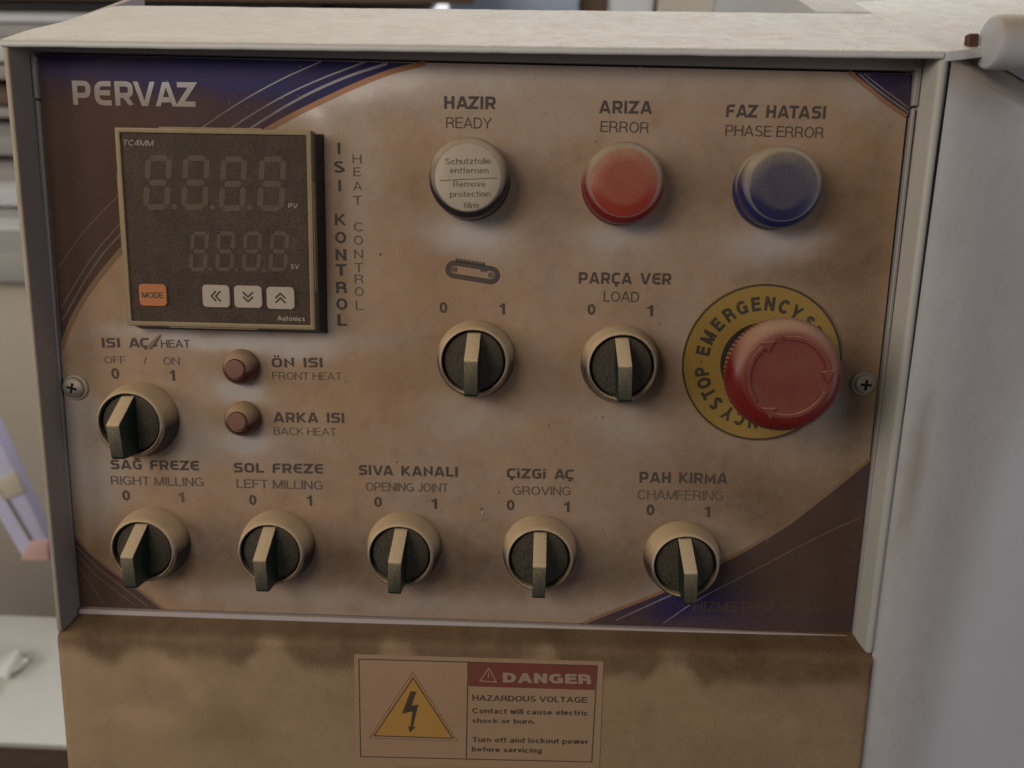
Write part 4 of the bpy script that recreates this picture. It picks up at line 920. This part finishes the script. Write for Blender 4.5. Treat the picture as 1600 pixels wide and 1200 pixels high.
MT['bg_tan'] = plain('cream_foam', (.66,.60,.50), .7, .1); MT['bg_brown'] = plain('brown_board', (.17,.11,.075), .7, .3); MT['bg_grey'] = plain('grey_board', (.46,.44,.42), .6, .15)
MT['bg_dark'] = plain('dark_gap', (.03,.025,.022), .8, .2)
zt = hb[2]
# blurred goods on the bench behind the cabinet
bench = wmesh('rear_bench', [(-.55, .90, hb[1]+.30, hb[1]+1.1, zt-.16, zt-.12)], MT['bg_white'], 'pale bench top far behind the cabinet', 'bench')
def blob(name, u0, u1, v1, hgt, mat, label, cat, y=420, depth=.12):
    a = world_at(u0, v1, y); b = world_at(u1, v1, y)
    return wmesh(name, [(a[0], b[0], a[1], a[1]+depth, zt-.12, a[2]+hgt)], mat, label, cat, bvl=4)
blob('foam_block', 1030, 1118, 10, .06, MT['bg_tan'], 'cream block behind the cabinet top, left of the pale blue sheet', 'block')
blob('plastic_sheet', 1122, 1290, 10, .06, MT['bg_blue'], 'pale blue sheet behind the right part of the cabinet top', 'plastic sheet', 440)
blob('steel_canister', 955, 1022, 10, .06, MT['bg_white'], 'off-white canister behind the middle of the cabinet top', 'canister', 430)
blob('blue_crate', 700, 905, 12, .02, MT['bg_blue'], 'long pale blue crate behind the cabinet top', 'crate', 460)
blob('cardboard_box', 905, 950, 12, .05, MT['bg_brown'], 'dark brown box between the blue crate and the canister', 'box', 470)

# rack of boards seen past the left edge, world-horizontal, one above another
rb = [(20,-8,10,'bg_brown','brown'), ]
XL0, XR0 = -.60, .03
yb_ = 330
spec = [(-14, 1, 'bg_brown', 'brown board at the top of the stack left of the cabinet', .10, 0),
        (4, 20, 'bg_dark', 'dark brown board second from the top of the stack left of the cabinet', -.02, 4),
        (24, 36, 'bg_white', 'bluish white board under the dark board in the stack left of the cabinet', .06, 0),
        (38, 62, 'bg_grey', 'thick grey board below the bluish white one in the stack left of the cabinet', .05, 3),
        (66, 100, 'bg_white', 'thick white board level with the pale panel heading in the stack', 0, 0),
        (106, 130, 'bg_grey', 'grey board just below the thick white board in the stack', 0, 5),
        (148, 168, 'bg_brown', 'brown board level with the lower half of the pale panel heading in the stack', 0, 2),
        (172, 190, 'bg_grey', 'grey board above the dark gap in the stack', 0, 6),
        (214, 248, 'bg_grey', 'grey board below the dark gap in the stack', 0, 0),
        (266, 292, 'bg_grey', 'lower grey board above the white pair in the stack', 0, 3),
        (294, 328, 'bg_white', 'upper white board of the pair near the bottom of the stack', 0, 0),
        (334, 352, 'bg_grey', 'thin grey board between the white boards at the bottom of the stack', 0, 6),
        (354, 386, 'bg_white', 'bottom white board of the stack left of the cabinet', 0, 0)]
for (v0, v1, mt_, lab, dx, dy) in spec:
    a = world_at(10, v0, yb_+dy); b = world_at(10, v1, yb_+dy)
    wmesh('profile_board', [(XL0+random.uniform(-.05,.02), XR0+dx, a[1]-.0+.001*dy, a[1]+.16+.001*dy, b[2], a[2])], MT[mt_], lab, 'board', group='boards stacked to the left of the cabinet', bvl=1.2)
a = world_at(10, -30, yb_+60); b = world_at(10, 300, yb_+60)
wmesh('rack_frame', [(XL0-.02, XR0-.03, a[1]+.16, a[1]+.2, b[2]-.2, a[2]+.05), (XL0-.02, XL0, a[1]-.02, a[1]+.2, b[2]-.2, a[2]+.05)], MT['bg_dark'], 'dark rack holding the stacked boards left of the cabinet', 'rack')
# grey machine side with its pale top beam
a = world_at(20, 388, 300); b = world_at(20, 446, 300); c = world_at(20, 1030, 210)
MT['mach'] = plain('grey_machine_paint', (.72,.64,.54), .5, .06); MT['beam'] = plain('pale_beam_paint', (.55,.54,.52), .5, .08)
gm = wmesh('grey_machine', [(-.62, .06, a[1]+.006, a[1]+.25, c[2]-.25, b[2])], MT['mach'], 'plain grey machine side seen past the left edge of the cabinet', 'machine', bvl=2)
tb = wmesh('machine_beam', [(-.62, .06, a[1]-.01, a[1]+.12, b[2]+.0005, a[2])], MT['beam'], 'pale horizontal beam along the top of the grey machine', 'beam', bvl=3)
# pale leaning profile with a pink end
def quad_bar(name, P4, th, mat, parent=None, y=200, label=None, cat=None):
    bm = bmesh.new(); pts = [at(u, v, yy) for u, v, yy in P4]
    f0 = [tuple(p) for p in pts]; f1 = [tuple(p+np.array([0, th, 0])) for p in pts]; hexa(bm, f0+f1); bev(bm, 1.0, 2); o = bm_obj(name, bm, mat, parent, smooth=True); return o
MT['lilac'] = plain('lilac_white_plastic', (.66,.64,.88), .4, .04); MT['pink'] = plain('pink_cap', (.70,.42,.40), .5, .04); MT['cream'] = plain('cream_patch', (.62,.55,.42), .5, .1)
lp = thing('leaning_profile', 'pale lilac plastic profile with a pink end leaning against the grey machine', 'profile')
quad_bar('profile_body', [(-70,690,190),(33,868,190),(74,848,190),(-22,640,190)], 10, MT['lilac'], lp)
quad_bar('profile_rib', [(-48,690,188),(44,846,188),(48,846,188),(-44,690,188)], 3, MT['bg_grey'], lp)
quad_bar('cream_band', [(-14,756,188.5),(3,784,188.5),(38,770,188.5),(22,736,188.5)], 3, MT['cream'], lp)
quad_bar('end_cap', [(30,876,187),(76,876,187),(74,846,187),(46,846,187)], 14, MT['pink'], lp)
# white table at the lower left
a = world_at(40, 1010, 200); b = world_at(40, 1166, 120)
MT['tablew'] = plain('white_table_top', (.80,.80,.74), .5, .08)
tz = min(b[2], a[2]); y_front = (M @ Vector(tuple(at(40, 1166, 120)*.001)))[1]
tbl = thing('side_table', 'white table top at the lower left with a dark brown edge under it', 'table', Matrix.Identity(4))
p_f = world_at(40, 1162, 120)
# the far edge: where the ray of pixel row 1012 meets the table's level
def ray_to_z(u, v, z):
    p0 = M @ Vector(tuple(CAM*.001)); p1 = world_at(u, v, 100); t = (z-p0[2])/(p1[2]-p0[2]); return p0+(p1-p0)*t
p_b = ray_to_z(40, 1000, p_f[2])
bm = bmesh.new(); wbox(bm, -.62, .05, p_f[1], p_b[1]+.02, p_f[2]-.006, p_f[2]); bev(bm, 1, 2); bm_obj('table_top', bm, MT['tablew'], tbl, smooth=True)
bm = bmesh.new(); wbox(bm, -.60, .04, p_f[1]+.004, p_b[1]+.01, p_f[2]-.05, p_f[2]-.0065); bev(bm, 1, 1); bm_obj('table_apron', bm, MT['bg_brown'], tbl)
for lx in (-.58, .01):
    for ly in (p_f[1]+.01, p_b[1]-.03):
        bm = bmesh.new(); wbox(bm, lx, lx+.03, ly, ly+.03, 0, p_f[2]-.051); bm_obj('leg', bm, MT['bg_brown'], tbl)
rg = bmesh.new(); q = ray_to_z(8, 1040, p_f[2]+.006); bmesh.ops.create_icosphere(rg, subdivisions=3, radius=10)
for vv in rg.verts:
    vv.co.z *= .14; vv.co.x *= 1.1+.5*math.sin(vv.co.y*.4); vv.co += Vector((2*math.sin(vv.co.z*.7+vv.co.x*.3), 2*math.cos(vv.co.x*.5), 1.5*math.sin(vv.co.x*.45)))
ragm = bm_obj('crumpled_rag', rg, plain('pale_rag', (.86,.85,.80), .8, .05), None, smooth=True); ragm.location = q
ragm['label'] = 'crumpled pale rag on the white table at the left edge'; ragm['category'] = 'rag'

# floor and far wall
bm = bmesh.new(); wbox(bm, -6, 6, -4, 6, -.05, 0); fl = bm_obj('floor', bm, plain('concrete_floor', (.16,.14,.12), .8, .2)); fl['kind'] = 'structure'
bm = bmesh.new(); wbox(bm, -6, 6, 3.2, 3.3, .001, 3.4); wa = bm_obj('workshop_wall', bm, plain('workshop_wall_paint', (.38,.37,.35), .8, .1)); wa['kind'] = 'structure'
